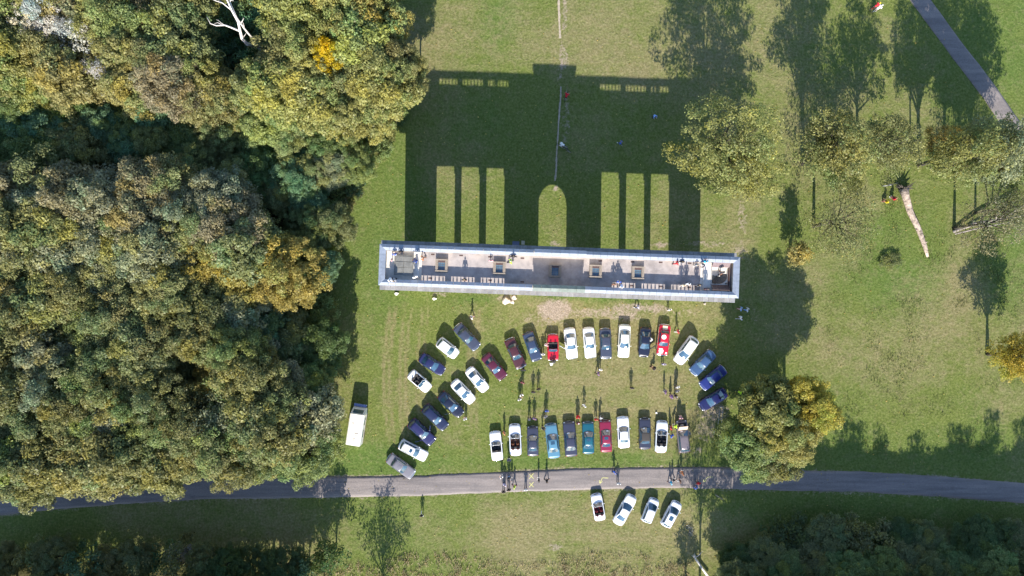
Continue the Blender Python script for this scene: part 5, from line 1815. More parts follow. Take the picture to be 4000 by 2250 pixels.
mb.path([(0.2, 0.1, .6), (0.9, 0.6, 1.1), (1.3, 0.9, 1.4)], [0.1, .06, .02], 5)
mb.build('roots', M_BARK, log, True)
mb = MB()
for s, sg in ((.38, -1), (.46, -1), (.62, -1), (.8, 1)):
    q = d * s
    mb.path([(q.x, q.y, .4), (q.x + sg * .5, q.y + .2, .5)], [0.12, 0.07], 6)
mb.build('branch_stub', M_LOG, log, True)

# the leafless right-hand trunk with white limbs, leaning outward over the grass
a, b = W(3728, 905, 0.5), W(4010, 840, 1.8)
dl = empty('fallen_bough', (a.x, a.y, 0))
M_GREYWOOD = plain('grey_dead_wood', (0.27, 0.235, 0.215), 0.9, var=0.35, scale=4, bump_d=0.02)
tag(dl, 'large grey fallen bough with bare forked limbs at the right edge', 'fallen bough')
mb = MB()
dd = b - a
mb.path([(0, 0, .2), tuple(dd * .3 + Vector((0, .5, .5))), tuple(dd * .6 + Vector((0, .3, .9))), tuple(dd + Vector((0, 0, 1.2)))], [.2, .24, .2, .14], 8)
mb.path([(.3, -.3, .15), tuple(dd * .4 + Vector((0, -.3, .3))), tuple(dd * .8 + Vector((0, -.5, .5)))], [.12, .12, .06], 7)
mb.build('trunk', M_GREYWOOD, dl, True)
for s, e in ((.55, (-2.0, 3.3, 3.0)), (.6, (0.3, 2.6, 3.2)), (.66, (3.4, 4.0, 4.2)), (.66, (4.4, 3.2, 3.6))):
    mb = MB()
    q = dd * s + Vector((0, .35, .9))
    e = Vector(e)
    mb.path([q, q + e * .4 + Vector((.2, 0, .3)), q + e * .7, q + e], [.12, .09, .06, .02], 6)
    mb.build('limb', M_GREYWOOD, dl, True)

# leaning post and roots near the bottom edge
a, b = W(2715, 2180, 0.3), W(2768, 2255, 0.5)
mb = MB()
mb.path([a, (a + b) / 2, b], [0.14, 0.16, 0.17], 8)
for k in range(9):
    e = a + Vector((rng.normal() * .6, abs(rng.normal()) * .5, abs(rng.normal()) * .4))
    mb.path([a, (a + e) / 2 + Vector((0, 0, .1)), e], [.07, .045, .015], 5)
o = mb.build('driftwood', M_DEAD, None, True)
tag(o, 'grey dead branch with splayed twigs lying in the shade at the bottom edge', 'dead branch')


# ---- tall dry grass along the bottom, weeds on the right meadow, fallen leaves
def blades(name, pts, hgt, spread, colr, label, kind_='stuff', per=14):
    n = len(pts) * per
    rg = np.random.default_rng(8)
    base = np.repeat(np.array(pts), per, 0) + rg.normal(size=(n, 2)) * spread
    hh = hgt * rg.uniform(.5, 1.2, n)
    az = rg.uniform(0, 6.28, n)
    bend = rg.uniform(.2, .9, n) * hh
    tip = np.stack([base[:, 0] + np.cos(az) * bend, base[:, 1] + np.sin(az) * bend, hh], 1)
    wd = 0.03 + rg.uniform(0, .03, n)
    px_, py_ = -np.sin(az) * wd, np.cos(az) * wd
    b0 = np.stack([base[:, 0] - px_, base[:, 1] - py_, np.full(n, -.08)], 1)
    b1 = np.stack([base[:, 0] + px_, base[:, 1] + py_, np.full(n, -.08)], 1)
    V = np.stack([b0, b1, tip], 1).reshape(-1, 3)
    me = bpy.data.meshes.new(name)
    me.vertices.add(3 * n)
    me.vertices.foreach_set('co', V.ravel())
    me.loops.add(3 * n)
    me.loops.foreach_set('vertex_index', np.arange(3 * n))
    me.polygons.add(n)
    me.polygons.foreach_set('loop_start', np.arange(0, 3 * n, 3))
    me.polygons.foreach_set('loop_total', np.full(n, 3))
    me.update()
    for nm in ('tint', 'hue'):
        at = me.attributes.new(nm, 'FLOAT', 'POINT')
        at.data.foreach_set('value', np.repeat(np.clip(0.5 + rg.normal(size=n) * (.22 if nm == 'tint' else .12), 0, 1), 3).astype(np.float32))
    me.materials.append(M_LEAF)
    o = obj(name, me, color=colr)
    tag(o, label, 'grass', kind=kind_)


rg = np.random.default_rng(3)
pts = []
for _ in range(2300):
    x, y = rg.uniform(1230, 2700), rg.uniform(2160, 2290)
    if vnoise(np.array(x * .02), np.array(y * .03)) > .36 - (y - 2160) / 500 and y > 2170 + 30 * math.sin(x * .01):
        p = W(x, y)
        pts.append((p.x, p.y))
blades('dry_grass', pts[::3], 0.32, 0.25, (0.50, 0.42, 0.27), 'tall dry straw coloured grass along the bottom edge')
pts = []
for _ in range(2600):
    x, y = rg.uniform(3000, 4100), rg.uniform(560, 1830)
    if vnoise(np.array(x * .012), np.array(y * .012)) > .58 and not (y > 1780):
        p = W(x, y)
        pts.append((p.x, p.y))
blades('meadow_weeds', pts, 0.16, 0.4, (0.20, 0.22, 0.085), 'rough meadow weeds on the right hand grass', per=12)

# ================================================================== people
M_SKIN = plain('skin', (0.50, 0.30, 0.22), 0.6, var=0.08)
M_CLOTH = plain('cloth', (0.5, 0.5, 0.5), 0.9, obj_color=True, var=0.18, scale=9)
M_HAIR = plain('hair', (0.05, 0.035, 0.025), 0.7, obj_color=True, var=0.2, scale=14)
M_EYE = plain('eye', (0.02, 0.02, 0.02), 0.2)


def solid(name, caps, voxel, mat, ratio=0.3):
    """one continuous skin over a set of tapered limbs"""
    mb = MB()
    for p0, p1, r0, r1 in caps:
        mb.tube(p0, p1, r0, r1, 10)
        mb.ell(p0, r0, r0, r0, 10, 6)
        mb.ell(p1, r1, r1, r1, 10, 6)
    me = mb.mesh(name)
    o = bpy.data.objects.new('tmp', me)
    COL.objects.link(o)
    m = o.modifiers.new('r', 'REMESH')
    m.mode = 'VOXEL'
    m.voxel_size = voxel
    s = o.modifiers.new('s', 'SMOOTH')
    s.iterations = 2
    s.factor = 0.5
    d = o.modifiers.new('d', 'DECIMATE')
    d.ratio = ratio
    dg = bpy.context.evaluated_depsgraph_get()
    out = bpy.data.meshes.new_from_object(o.evaluated_get(dg))
    out.name = name
    bpy.data.objects.remove(o)
    out.materials.clear()
    out.materials.append(mat)
    out.polygons.foreach_set('use_smooth', [True] * len(out.polygons))
    return out


def V3(*a):
    return Vector(a)


def pose(hip_z=0.92, knees=None, ankles=None, elbows=None, wrists=None, lean=0.0, look=0.0, skirt=False, sleeves=True, shorts=False):
    """meshes of a 1.75 m figure facing +y"""
    knees = knees or [V3(-.10, .03, .50), V3(.10, .03, .50)]
    ankles = ankles or [V3(-.115, -.01, .09), V3(.115, -.01, .09)]
    elbows = elbows or [V3(-.27, -.03, 1.13), V3(.27, -.03, 1.13)]
    wrists = wrists or [V3(-.26, .08, .88), V3(.26, .08, .88)]
    dz = hip_z - 0.92
    up = lambda x, y, z: V3(x, y + lean * (z - 0.95), z + dz - abs(lean) * 0.25 * max(0, z - 0.95))
    el = [V3(e.x, e.y + lean * (e.z - .95), e.z + dz) for e in elbows]
    wr = [V3(e.x, e.y + lean * (e.z - .95), e.z + dz) for e in wrists]
    hips = [V3(-.085, 0, hip_z), V3(.085, 0, hip_z)]
    sh = [up(-.185, 0, 1.43), up(.185, 0, 1.43)]
    neck, head = up(0, .0, 1.50), up(0, .02 + look, 1.645)
    caps = [(up(0, 0, .98), up(0, .01, 1.18), .135, .125), (up(-.05, 0, .97), up(.05, 0, .97), .125, .125), (up(-.07, .01, 1.32), up(.07, .01, 1.32), .125, .125), (up(0, .01, 1.18), up(0, .01, 1.34), .125, .135),
            (sh[0], sh[1], .072, .072), (neck - V3(0, 0, .08), head - V3(0, 0, .04), .055, .052),
            (head + V3(0, .01, -.03), head + V3(0, -.005, .035), .075, .092), (head + V3(0, .055, -.075), head + V3(0, .03, -.03), .038, .06),
            (head + V3(0, .085, .02), head + V3(0, .112, -.022), .012, .018), (head + V3(-.02, .088, -.065), head + V3(.02, .088, -.065), .012, .012),
            (head + V3(-.085, 0, .01), head + V3(-.088, -.005, -.03), .02, .014), (head + V3(.085, 0, .01), head + V3(.088, -.005, -.03), .02, .014)]
    legs, arms, feet = [], [], []
    for i, sg in ((0, -1), (1, 1)):
        legs += [(hips[i], knees[i], .092, .062), (knees[i], lerp(knees[i], ankles[i], .3) + V3(0, -.012, 0), .058, .06), (lerp(knees[i], ankles[i], .3) + V3(0, -.012, 0), ankles[i], .058, .04)]
        fd = V3(sg * .03, .16, -.05)
        feet += [(ankles[i] + V3(0, -.04, -.035), ankles[i] + fd, .046, .036)]
        arms += [(sh[i], el[i], .056, .044), (el[i], wr[i], .044, .031)]
        dr = (wr[i] - el[i]).normalized()
        side = V3(0, 1, 0) if abs(dr.y) < .8 else V3(1, 0, 0)
        side = (side - dr * side.dot(dr)).normalized()
        nrm = dr.cross(side)
        palm = wr[i] + dr * .085
        caps += [(wr[i], palm, .03, .036), (palm - side * .022, palm + side * .022, .02, .02)]
        for k, ln in enumerate((.062, .075, .07, .055)):
            b = palm + side * (-.033 + .022 * k)
            m = b + dr * ln * .6
            caps += [(b, m, .0095, .009), (m, m + (dr * .7 + nrm * .5 * sg).normalized() * ln * .55, .009, .0075)]
        tb = wr[i] + dr * .03 + side * .03
        caps += [(tb, tb + (dr + side * .8).normalized() * .045, .012, .011), (tb + (dr + side * .8).normalized() * .045, tb + (dr + side * .35).normalized() * .085, .011, .009)]
    body = solid('body', caps + legs + arms + feet, 0.011, M_SKIN, 0.22)
    g = .017
    tors = [(a, b, r + g, q + g) for a, b, r, q in caps[:5]]
    ar = [(arms[0][0], arms[0][1], .072, .062), (arms[2][0], arms[2][1], .072, .062)]
    if sleeves:
        ar += [(arms[1][0], lerp(arms[1][0], arms[1][1], .88), .06, .046), (arms[3][0], lerp(arms[3][0], arms[3][1], .88), .06, .046)]
    else:
        ar = [(arms[0][0], lerp(arms[0][0], arms[0][1], .6), .074, .068), (arms[2][0], lerp(arms[2][0], arms[2][1], .6), .074, .068)]
    top = solid('shirt', tors + ar, 0.018, M_CLOTH)
    lg = [(up(-.05, 0, .95), up(.05, 0, .95), .15, .15)]
    if skirt:
        lg += [(V3(0, .01, hip_z), V3(0, .02, .5 * hip_z + .05), .17, .24)]
    elif shorts:
        lg += [(a, lerp(a, b, .95), r + .02, q + .022) for k, (a, b, r, q) in enumerate(legs) if k % 3 == 0]
    else:
        lg += [(a, b, r + .018, q + .02) for a, b, r, q in legs]
    bottom = solid('trousers', lg, 0.018, M_CLOTH)
    shoes = solid('shoes', [(a, b, r + .012, q + .012) for a, b, r, q in feet], 0.014, M_CLOTH)
    hair = solid('hair', [(head + V3(0, -.02, .04), head + V3(0, .005, .05), .095, .088), (head + V3(-.06, -.03, -.01), head + V3(.06, -.03, -.01), .05, .05), (head + V3(0, -.045, -.05), head + V3(0, -.05, .0), .055, .07)], 0.012, M_HAIR)
    ey = MB()
    for sg in (-1, 1):
        ey.ell(head + V3(sg * .032, .086, .008), .011, .008, .008, 8, 4)
    eyes = ey.mesh('eyes', M_EYE)
    return dict(body=body, shirt=top, trousers=bottom, shoes=shoes, hair=hair, eyes=eyes)


POSES = {
    'stand': pose(),
    'tee': pose(sleeves=False, wrists=[V3(-.24, .16, .93), V3(.26, .06, .88)]),
    'walk': pose(knees=[V3(-.10, .18, .52), V3(.10, -.04, .50)], ankles=[V3(-.10, .28, .12), V3(.11, -.30, .16)], elbows=[V3(-.27, -.12, 1.15), V3(.27, .06, 1.14)], wrists=[V3(-.25, -.12, .90), V3(.24, .24, .96)]),
    'hips': pose(elbows=[V3(-.40, -.05, 1.18), V3(.40, -.05, 1.18)], wrists=[V3(-.19, .07, 1.03), V3(.19, .07, 1.03)]),
    'photo': pose(elbows=[V3(-.25, .16, 1.22), V3(.25, .16, 1.22)], wrists=[V3(-.08, .30, 1.46), V3(.08, .30, 1.46)], sleeves=False),
    'bend': pose(lean=0.45, elbows=[V3(-.24, .16, 1.14), V3(.24, .16, 1.14)], wrists=[V3(-.18, .38, 1.02), V3(.18, .38, 1.02)]),
    'skirt': pose(skirt=True, wrists=[V3(-.2, .16, 1.0), V3(.22, .12, .95)]),
    'sit': pose(hip_z=.47, knees=[V3(-.13, .42, .47), V3(.13, .42, .47)], ankles=[V3(-.13, .42, .09), V3(.13, .46, .09)], wrists=[V3(-.14, .32, 1.02), V3(.14, .32, 1.02)], elbows=[V3(-.26, .06, 1.16), V3(.26, .06, 1.16)]),
    'cycle': pose(hip_z=.96, lean=0.75, knees=[V3(-.1, .36, .70), V3(.1, .26, .58)], ankles=[V3(-.11, .12, .38), V3(.11, .16, .16)], elbows=[V3(-.26, .16, 1.2), V3(.26, .16, 1.2)], wrists=[V3(-.24, .42, 1.12), V3(.24, .42, 1.12)], shorts=True),
}
COLS = {'white': (.78, .78, .78), 'black': (.015, .015, .018), 'dark': (.035, .035, .045), 'grey': (.28, .28, .30), 'navy': (.02, .03, .10), 'blue': (.03, .10, .48), 'cyan': (.03, .40, .62), 'red': (.55, .015, .03), 'maroon': (.20, .03, .06),
        'pink': (.62, .34, .36), 'orange': (.55, .18, .06), 'lime': (.45, .70, .03), 'yellow': (.75, .58, .02), 'brown': (.22, .11, .07), 'beige': (.52, .42, .32), 'purple': (.22, .12, .28), 'lilac': (.48, .44, .62), 'green': (.10, .26, .08),
        'jeans': (.06, .09, .18), 'khaki': (.30, .25, .16), 'sky': (.25, .42, .78)}
HAIRS = [(.05, .035, .025), (.10, .065, .04), (.25, .18, .10), (.03, .025, .02), (.40, .37, .34)]


def person(px, py, pz, ang, top, bottom, label, zf=0.0, group='visitors on the lawn and road', hair=None, scale=1.0, loc=None):
    p = W(px, py, zf + 1.15) if loc is None else Vector(loc)
    root = empty('person', (p.x, p.y, zf + (-0.03 if zf == 0 else 0)), R(ang))
    k = scale * random.uniform(.96, 1.04)
    root.scale = (k, k, k)
    P = POSES[pz]
    obj('body', P['body'], root)
    obj('shirt', P['shirt'], root, color=COLS[top])
    obj('trousers', P['trousers'], root, color=COLS[bottom])
    obj('shoes', P['shoes'], root, color=COLS[random.choice(['dark', 'white', 'brown'])])
    obj('hair', P['hair'], root, color=COLS[hair] if hair else random.choice(HAIRS))
    obj('eyes', P['eyes'], root)
    tag(root, label, 'person', group)
    return root


random.seed(31)
PEOPLE = [
    (2044, 1446, 'hips', 0, 'dark', 'jeans', 'person in dark clothes in front of the maroon vintage saloon'),
    (2042, 1495, 'stand', 160, 'maroon', 'dark', 'person in a maroon top below the maroon vintage saloon'),
    (2037, 1543, 'photo', 200, 'white', 'beige', 'person in white with beige trousers, left of the two dark figures'),
    (2030, 1561, 'stand', 20, 'white', 'jeans', 'person in white and jeans beside one in beige trousers'),
    (2083, 1532, 'stand', 0, 'dark', 'dark', 'person in dark clothes, left of the pair standing on open grass'),
    (2104, 1521, 'stand', 10, 'black', 'brown', 'person in black, right of the pair standing on open grass'),
    (2154, 1426, 'bend', 0, 'white', 'dark', 'person in a white shirt leaning in front of the red roadster'),
    (2165, 1416, 'bend', 0, 'black', 'grey', 'person in black leaning in front of the red roadster'),
    (2346, 1444, 'tee', 170, 'white', 'black', 'person in white top and black trousers below the dark slate saloon'),
    (2338, 1460, 'walk', 90, 'purple', 'dark', 'walking person in purple below the dark slate saloon'),
    (2284, 1585, 'walk', 120, 'white', 'khaki', 'person in white walking alone in the middle of the lawn'),
    (2470, 1516, 'stand', 180, 'dark', 'black', 'person in dark clothes standing alone below the ivory saloon'),
    (2258, 1631, 'skirt', 0, 'red', 'red', 'person in a red dress between the dark slate and the teal saloon'),
    (2260, 1653, 'stand', 20, 'maroon', 'jeans', 'person in maroon just below the one in a red dress', 'white'),
    (2136, 1605, 'tee', 180, 'blue', 'black', 'person in blue above the light blue saloon'),
    (2132, 1628, 'stand', 30, 'grey', 'white', 'person in grey and white above the light blue saloon'),
    (2068, 1640, 'bend', 0, 'dark', 'jeans', 'person in dark jacket bending over the slate compact saloon'),
    (2088, 1636, 'stand', 340, 'purple', 'grey', 'person in purple above the slate compact saloon'),
    (2119, 1675, 'bend', 270, 'black', 'grey', 'person in black between the slate compact and light blue saloons'),
    (2330, 1639, 'stand', 0, 'red', 'dark', 'person in a red top between teal and crimson saloons'),
    (2346, 1636, 'bend', 330, 'grey', 'dark', 'person in grey bending at the crimson saloon'),
    (1969, 1693, 'stand', 300, 'orange', 'white', 'person in orange and white between the white roadster and silver convertible'),
    (1988, 1797, 'stand', 0, 'navy', 'white', 'person in navy behind the silver convertible'),
    (1960, 1864, 'photo', 40, 'white', 'grey', 'person in white shirt and grey trousers at the left end of the road group'),
    (1971, 1894, 'stand', 150, 'lilac', 'jeans', 'person in a pale lilac shirt in the road group'),
    (1967, 1922, 'stand', 0, 'black', 'black', 'person all in black, lowest left of the road group'),
    (1987, 1914, 'walk', 180, 'black', 'dark', 'walking person in black, lowest of the road group beside the lime shirt'),
    (1988, 1868, 'stand', 200, 'dark', 'sky', 'person with light blue trousers in the road group'),
    (2000, 1876, 'tee', 90, 'grey', 'white', 'person in grey top and white trousers in the road group'),
    (2010, 1903, 'walk', 60, 'lime', 'maroon', 'person in a lime green shirt on the road'),
    (2054, 1913, 'tee', 0, 'white', 'navy', 'person in white standing near the southern chalk cross'),
    (2105, 1876, 'stand', 90, 'black', 'white', 'person in black with white trousers right of the chalk crosses'),
    (2136, 1879, 'walk', 250, 'black', 'black', 'person all in black walking right of the chalk crosses'),
    (2401, 1845, 'walk', 300, 'blue', 'dark', 'person in a blue top at the upper road edge below the crimson saloon'),
    (2417, 1890, 'stand', 0, 'white', 'grey', 'person in white and grey right of the chalk arrow'),
    (2623, 1887, 'walk', 90, 'cyan', 'jeans', 'person in a cyan shirt walking on the road'),
    (2633, 1878, 'walk', 90, 'dark', 'grey', 'person in dark jacket next to the cyan shirt on the road'),
    (2657, 1880, 'walk', 90, 'brown', 'white', 'person in brown with white trousers on the road'),
    (2667, 1849, 'walk', 100, 'orange', 'brown', 'person in rusty orange at the upper road edge below the grey estate'),
    (2729, 1888, 'stand', 190, 'red', 'black', 'person in red and black at the right of the sunny road'),
    (2720, 1909, 'bend', 30, 'blue', 'white', 'person in blue with white trousers at the lower road edge'),
    (2625, 1703, 'walk', 220, 'blue', 'jeans', 'person in blue between silver convertible and grey estate'),
    (2622, 1672, 'stand', 90, 'red', 'grey', 'person in red between silver convertible and grey estate'),
    (2636, 1666, 'bend', 270, 'lime', 'khaki', 'person in lime bending over the grey estate'),
    (2660, 1627, 'bend', 180, 'pink', 'beige', 'person in pink in front of the raised bonnet'),
    (2560, 1441, 'sit', 60, 'dark', 'brown', 'person in dark clothes crouching below the dark navy saloon'),
    (2594, 1423, 'stand', 0, 'lilac', 'navy', 'person in a lilac shirt in front of the red rally car'),
    (2600, 1531, 'stand', 260, 'purple', 'grey', 'person in purple and grey, left of the family group'),
    (2648, 1512, 'stand', 200, 'white', 'khaki', 'person in white, top right of the family group'),
    (2647, 1528, 'stand', 30, 'grey', 'jeans', 'person in grey, right of the family group'),
    (2643, 1549, 'stand', 100, 'black', 'dark', 'person in black, lower right of the family group'),
    (2626, 1550, 'skirt', 90, 'purple', 'purple', 'person in a purple patterned dress, lower left of the family group'),
    (2649, 1295, 'walk', 270, 'red', 'white', 'person in a red jacket between rally car and people carrier'),
    (2548, 1326, 'bend', 90, 'white', 'dark', 'person in white leaning out beside the open navy saloon door'),
    (2121, 1384, 'stand', 0, 'white', 'jeans', 'person in white between the dark blue saloon and the red roadster'),
    (2131, 1347, 'bend', 270, 'pink', 'white', 'person in pink bending beside the red roadster'),
    (2211, 1344, 'stand', 120, 'white', 'grey', 'person in a white plaid shirt at the open coupe door'),
    (1843, 1240, 'walk', 90, 'white', 'pink', 'person in white walking between building and slate saloon'),
    (1818, 1637, 'photo', 20, 'white', 'lilac', 'person in white in front of the navy saloon with open door'),
    (2493, 1199, 'walk', 90, 'lilac', 'jeans', 'person in lilac grey walking in front of the building'),
    (2616, 1210, 'tee', 200, 'white', 'black', 'person in white on the sandy patch in front of the building'),
    (2896, 1207, 'walk', 60, 'sky', 'pink', 'person in light blue in the shade beside the building corner'),
    (2921, 1211, 'walk', 60, 'white', 'sky', 'person in white and blue in the shade, right of another walker'),
    (2895, 1243, 'walk', 90, 'white', 'grey', 'person in white walking in tree shade east of the building'),
    (1646, 2014, 'walk', 180, 'black', 'white', 'person in black and white walking below the road on the left'),
    (2557, 450, 'bend', 200, 'sky', 'dark', 'person in light blue in the building shadow on the right'),
    (2425, 557, 'walk', 40, 'blue', 'jeans', 'person in blue in the middle of the building shadow'),
    (1616, 363, 'sit', 0, 'white', 'jeans', 'person in white at the wood edge in the building shadow'),
    (3474, 786, 'sit', 60, 'yellow', 'maroon', 'person in a yellow shirt sitting beside the fallen log'),
    (3502, 776, 'sit', 30, 'red', 'maroon', 'person in red sitting next to the fallen log'),
    (2813, 1697, 'sit', 90, 'lilac', 'maroon', 'person sitting in the shade at the end of the metal rack'),
]
for q in PEOPLE:
    person(*q[:7], hair=q[7] if len(q) > 7 else None)
ROOFP = [
    (1541, 993.6, 'photo', 0, 'blue', 'white', 'person in blue at the rear parapet of the left roof landing', .3),
    (1566, 984, 'stand', 180, 'black', 'dark', 'person in black at the rear parapet behind the stair hatch', .3),
    (1528, 1015, 'stand', 90, 'pink', 'white', 'child in pink on the left roof landing', .3, .7),
    (1630, 986, 'stand', 0, 'white', 'beige', 'person in white right of the stair hatch at the rear parapet', .3),
    (1624, 1020, 'bend', 60, 'navy', 'blue', 'person in navy beside the stair hatch', .3),
    (1650, 1008, 'walk', 90, 'orange', 'brown', 'person in orange stepping off the left roof landing', 0),
    (1524, 1087, 'bend', 180, 'white', 'navy', 'person in white leaning on the front left roof corner', .3),
    (1539, 1088, 'bend', 180, 'grey', 'black', 'person in grey leaning on the front left roof corner', .3),
    (1621, 1082, 'stand', 200, 'white', 'white', 'person all in white in front of the stair hatch', .3),
    (1814, 1092, 'stand', 180, 'black', 'pink', 'person in black at the front balustrade left of centre', 0),
    (1918, 1018, 'stand', 0, 'pink', 'brown', 'person in pink beside the second skylight', 0),
    (2006, 1002, 'hips', 0, 'black', 'jeans', 'person in black at the rear parapet left of the middle skylight', 0),
    (1995, 1021, 'walk', 90, 'lime', 'dark', 'person in lime green on the roof terrace', 0),
    (2400, 1110, 'stand', 180, 'brown', 'dark', 'person in brown at the front parapet right of centre', 0),
    (2418, 1101, 'skirt', 180, 'blue', 'white', 'person in a blue patterned dress on the roof terrace', 0),
    (2428, 1114, 'bend', 180, 'white', 'grey', 'person in white leaning on the front parapet right of centre', 0),
    (2646, 1027, 'walk', 90, 'red', 'red', 'person in red at the rear of the roof terrace', 0),
    (2664, 1023, 'stand', 0, 'black', 'white', 'person in black beside the one in red on the roof', 0),
    (2721, 1035, 'stand', 200, 'grey', 'beige', 'person in grey near the right roof landing', 0),
    (2755, 1022, 'photo', 0, 'cyan', 'purple', 'person in cyan on the right roof landing', .3),
    (2752, 1037, 'bend', 90, 'dark', 'lilac', 'person in dark clothes bending on the right roof landing', .3),
    (2822, 1064, 'walk', 180, 'dark', 'brown', 'person in dark clothes coming up the spiral stair', -.15),
    (2669, 1114, 'stand', 180, 'beige', 'grey', 'person in beige at the front balustrade on the right', 0),
    (2689, 1109, 'skirt', 180, 'white', 'black', 'person in black and white dress at the front balustrade', 0),
    (2730, 1114, 'stand', 200, 'black', 'white', 'person in black with white trousers by the right landing step', 0),
    (2764, 1128, 'stand', 180, 'dark', 'maroon', 'person in dark and maroon at the front of the right landing', .3),
]
for q in ROOFP:
    zf = FLOOR + q[7]
    person(*q[:7], zf=zf, group='visitors on the roof terrace', scale=q[8] if len(q) > 8 else 1.0)

# ================================================================== bicycles
M_BIKE = plain('bicycle_paint', (.1, .1, .1), 0.35, obj_color=True)


def make_bike():
    r = empty('bicycle')
    for y in (-.52, .52):
        w = empty('wheel', (0, y, .34), 0, r)
        mb = MB()
        ring = [(0, .33 * math.cos(t), .33 * math.sin(t)) for t in lin(0, 2 * math.pi, 25)]
        mb.path(ring, [.022] * 25, 6)
        mb.build('tyre', M_TYRE, w, True)
        mb = MB()
        mb.path([(0, .30 * math.cos(t), .30 * math.sin(t)) for t in lin(0, 2 * math.pi, 21)], [.01] * 21, 5)
        for k in range(10):
            t = k * math.pi / 5
            mb.tube((0, 0, 0), (0, .3 * math.cos(t), .3 * math.sin(t)), .003, n=4)
        mb.build('rim', M_RIM, w)
    f = MB()
    bb, seat, hd, hd2 = V3(0, -.06, .29), V3(0, -.2, .80), V3(0, .33, .82), V3(0, .38, .66)
    for a, b in ((bb, seat), (seat + V3(0, .03, -.08), hd), (bb, hd2), (hd, hd2)):
        f.tube(a, b, .019, n=7)
    for sg in (-1, 1):
        f.tube(bb + V3(sg * .03, 0, 0), V3(sg * .05, -.52, .34), .011, n=6)
        f.tube(seat + V3(sg * .015, .02, -.06), V3(sg * .05, -.52, .34), .010, n=6)
        f.tube(hd2 + V3(sg * .04, 0, 0), V3(sg * .05, .52, .34), .013, n=6)
    f.tube(seat + V3(0, -.015, 0), seat + V3(0, -.035, .12), .014, n=6)
    f.tube(hd, hd + V3(0, -.02, .14), .016, n=6)
    f.build('frame', M_BIKE, r)
    MB().path([V3(-.29, .22, .95), V3(-.2, .30, .96), V3(0, .31, .96), V3(.2, .30, .96), V3(.29, .22, .95)], [.014] * 5, 6).build('handlebar', M_BLACK, r)
    MB().add([(-.02, .06, .94), (.02, .06, .94), (.07, -.3, .95), (-.07, -.3, .95), (-.015, .05, .90), (.015, .05, .90), (.05, -.28, .90), (-.05, -.28, .90)], [(3, 2, 1, 0), (4, 5, 6, 7), (0, 1, 5, 4), (1, 2, 6, 5), (2, 3, 7, 6), (3, 0, 4, 7)]).build('saddle', M_BLACK, r)
    MB().lathe([(.09, -.006), (.09, .006)], 12).build('chainring', M_BLACK, r, loc=bb + V3(.05, 0, 0), rot=(0, math.pi / 2, 0))
    pd = MB()
    pd.tube(bb + V3(.06, 0, 0), bb + V3(.07, .1, -.13), .01, n=5).box(.07, .16, .06, .13, .145, .165)
    pd.tube(bb - V3(.06, 0, 0), bb + V3(-.07, -.1, .13), .01, n=5).box(-.16, -.07, -.2, -.13, .41, .43)
    pd.build('pedals', M_BLACK, r)
    return r


BP = None


def bike(px, py, ang, col, label, lay=0.0, rider=None):
    global BP
    if BP is None:
        BP = make_bike()
        b = BP
    else:
        b = copy_tree(BP)
    p = W(px, py, .6)
    b.location = (p.x, p.y, -.03)
    b.rotation_euler = (0, lay, R(ang))
    for ch in b.children:
        if ch.name.startswith('frame'):
            ch.color = (*COLS[col], 1)
    tag(b, label, 'bicycle', 'bicycles')
    if rider:
        person(px, py, 'cycle', ang, rider[0], rider[1], rider[2], group='cyclists', loc=(p.x + .18 * math.sin(R(ang)), p.y - .18 * math.cos(R(ang)), 0), hair=rider[3])


bike(2212, 377, 340, 'grey', 'grey bicycle ridden by the cyclist in red on the shaded footpath', 0, ('red', 'black', 'cyclist in red on the shaded footpath', 'black'))
bike(2197, 568, 75, 'white', 'white bicycle nearest the arch shadow on the footpath', 0, ('white', 'navy', 'cyclist in white on the footpath near the arch shadow', 'white'))
bike(2211, 583, 60, 'dark', 'dark bicycle beside the white one on the footpath', 0.12)
bike(3426, 35, 300, 'white', 'white bicycle at the top edge, lower one of the pair', 0, ('white', 'grey', 'cyclist in white at the top edge', 'white'))
bike(3418, 26, 300, 'red', 'red bicycle at the top edge, upper one of the pair', 0, ('red', 'dark', 'cyclist in red at the top edge', 'yellow'))
bike(3470, 722, 280, 'white', 'white bicycle left of the fallen log, lower of two', 0.15)
bike(3492, 716, 280, 'dark', 'dark bicycle left of the fallen log, upper of two', 0.1)
bike(2885, 1530, 250, 'dark', 'bicycle in the tree shade right of the navy saloon', 0, ('lime', 'black', 'cyclist in a lime vest in tree shade beside the navy saloon', 'black'))
bike(2689, 2080, 20, 'grey', 'bicycle lying in the shade near the bottom edge', 1.25)

# ================================================================== rack, stones, furniture, small things
a, b = W(2819, 1590, .9), W(2808, 1687, .9)
rk = empty('metal_rack', ((a.x + b.x) / 2, (a.y + b.y) / 2, 0), math.atan2(b.y - a.y, b.x - a.x))
tag(rk, 'long grey metal rack with two parallel rails beside the navy saloon', 'rack')
M_STEEL = plain('galvanised_steel', (.30, .32, .34), .45, metal=.6)
hl = (b - a).length / 2
for sg in (-1, 1):
    MB().tube((-hl, sg * .24, .9), (hl, sg * .24, .9), .035).build('rail', M_STEEL, rk, True)
    for x in (-hl, 0, hl):
        MB().tube((x, sg * .24, -.1), (x, sg * .24, .9), .03).build('leg', M_STEEL, rk, True)
for x in (-hl, 0, hl):
    MB().tube((x, -.24, .9), (x, .24, .9), .03).build('crossbar', M_STEEL, rk, True)

M_STONE = plain('pale_limestone', (.58, .50, .42), .9, var=.2, scale=2.5, bump_d=.05)
M_STONEW = plain('whitewashed_stone', (.80, .78, .72), .8, var=.06)


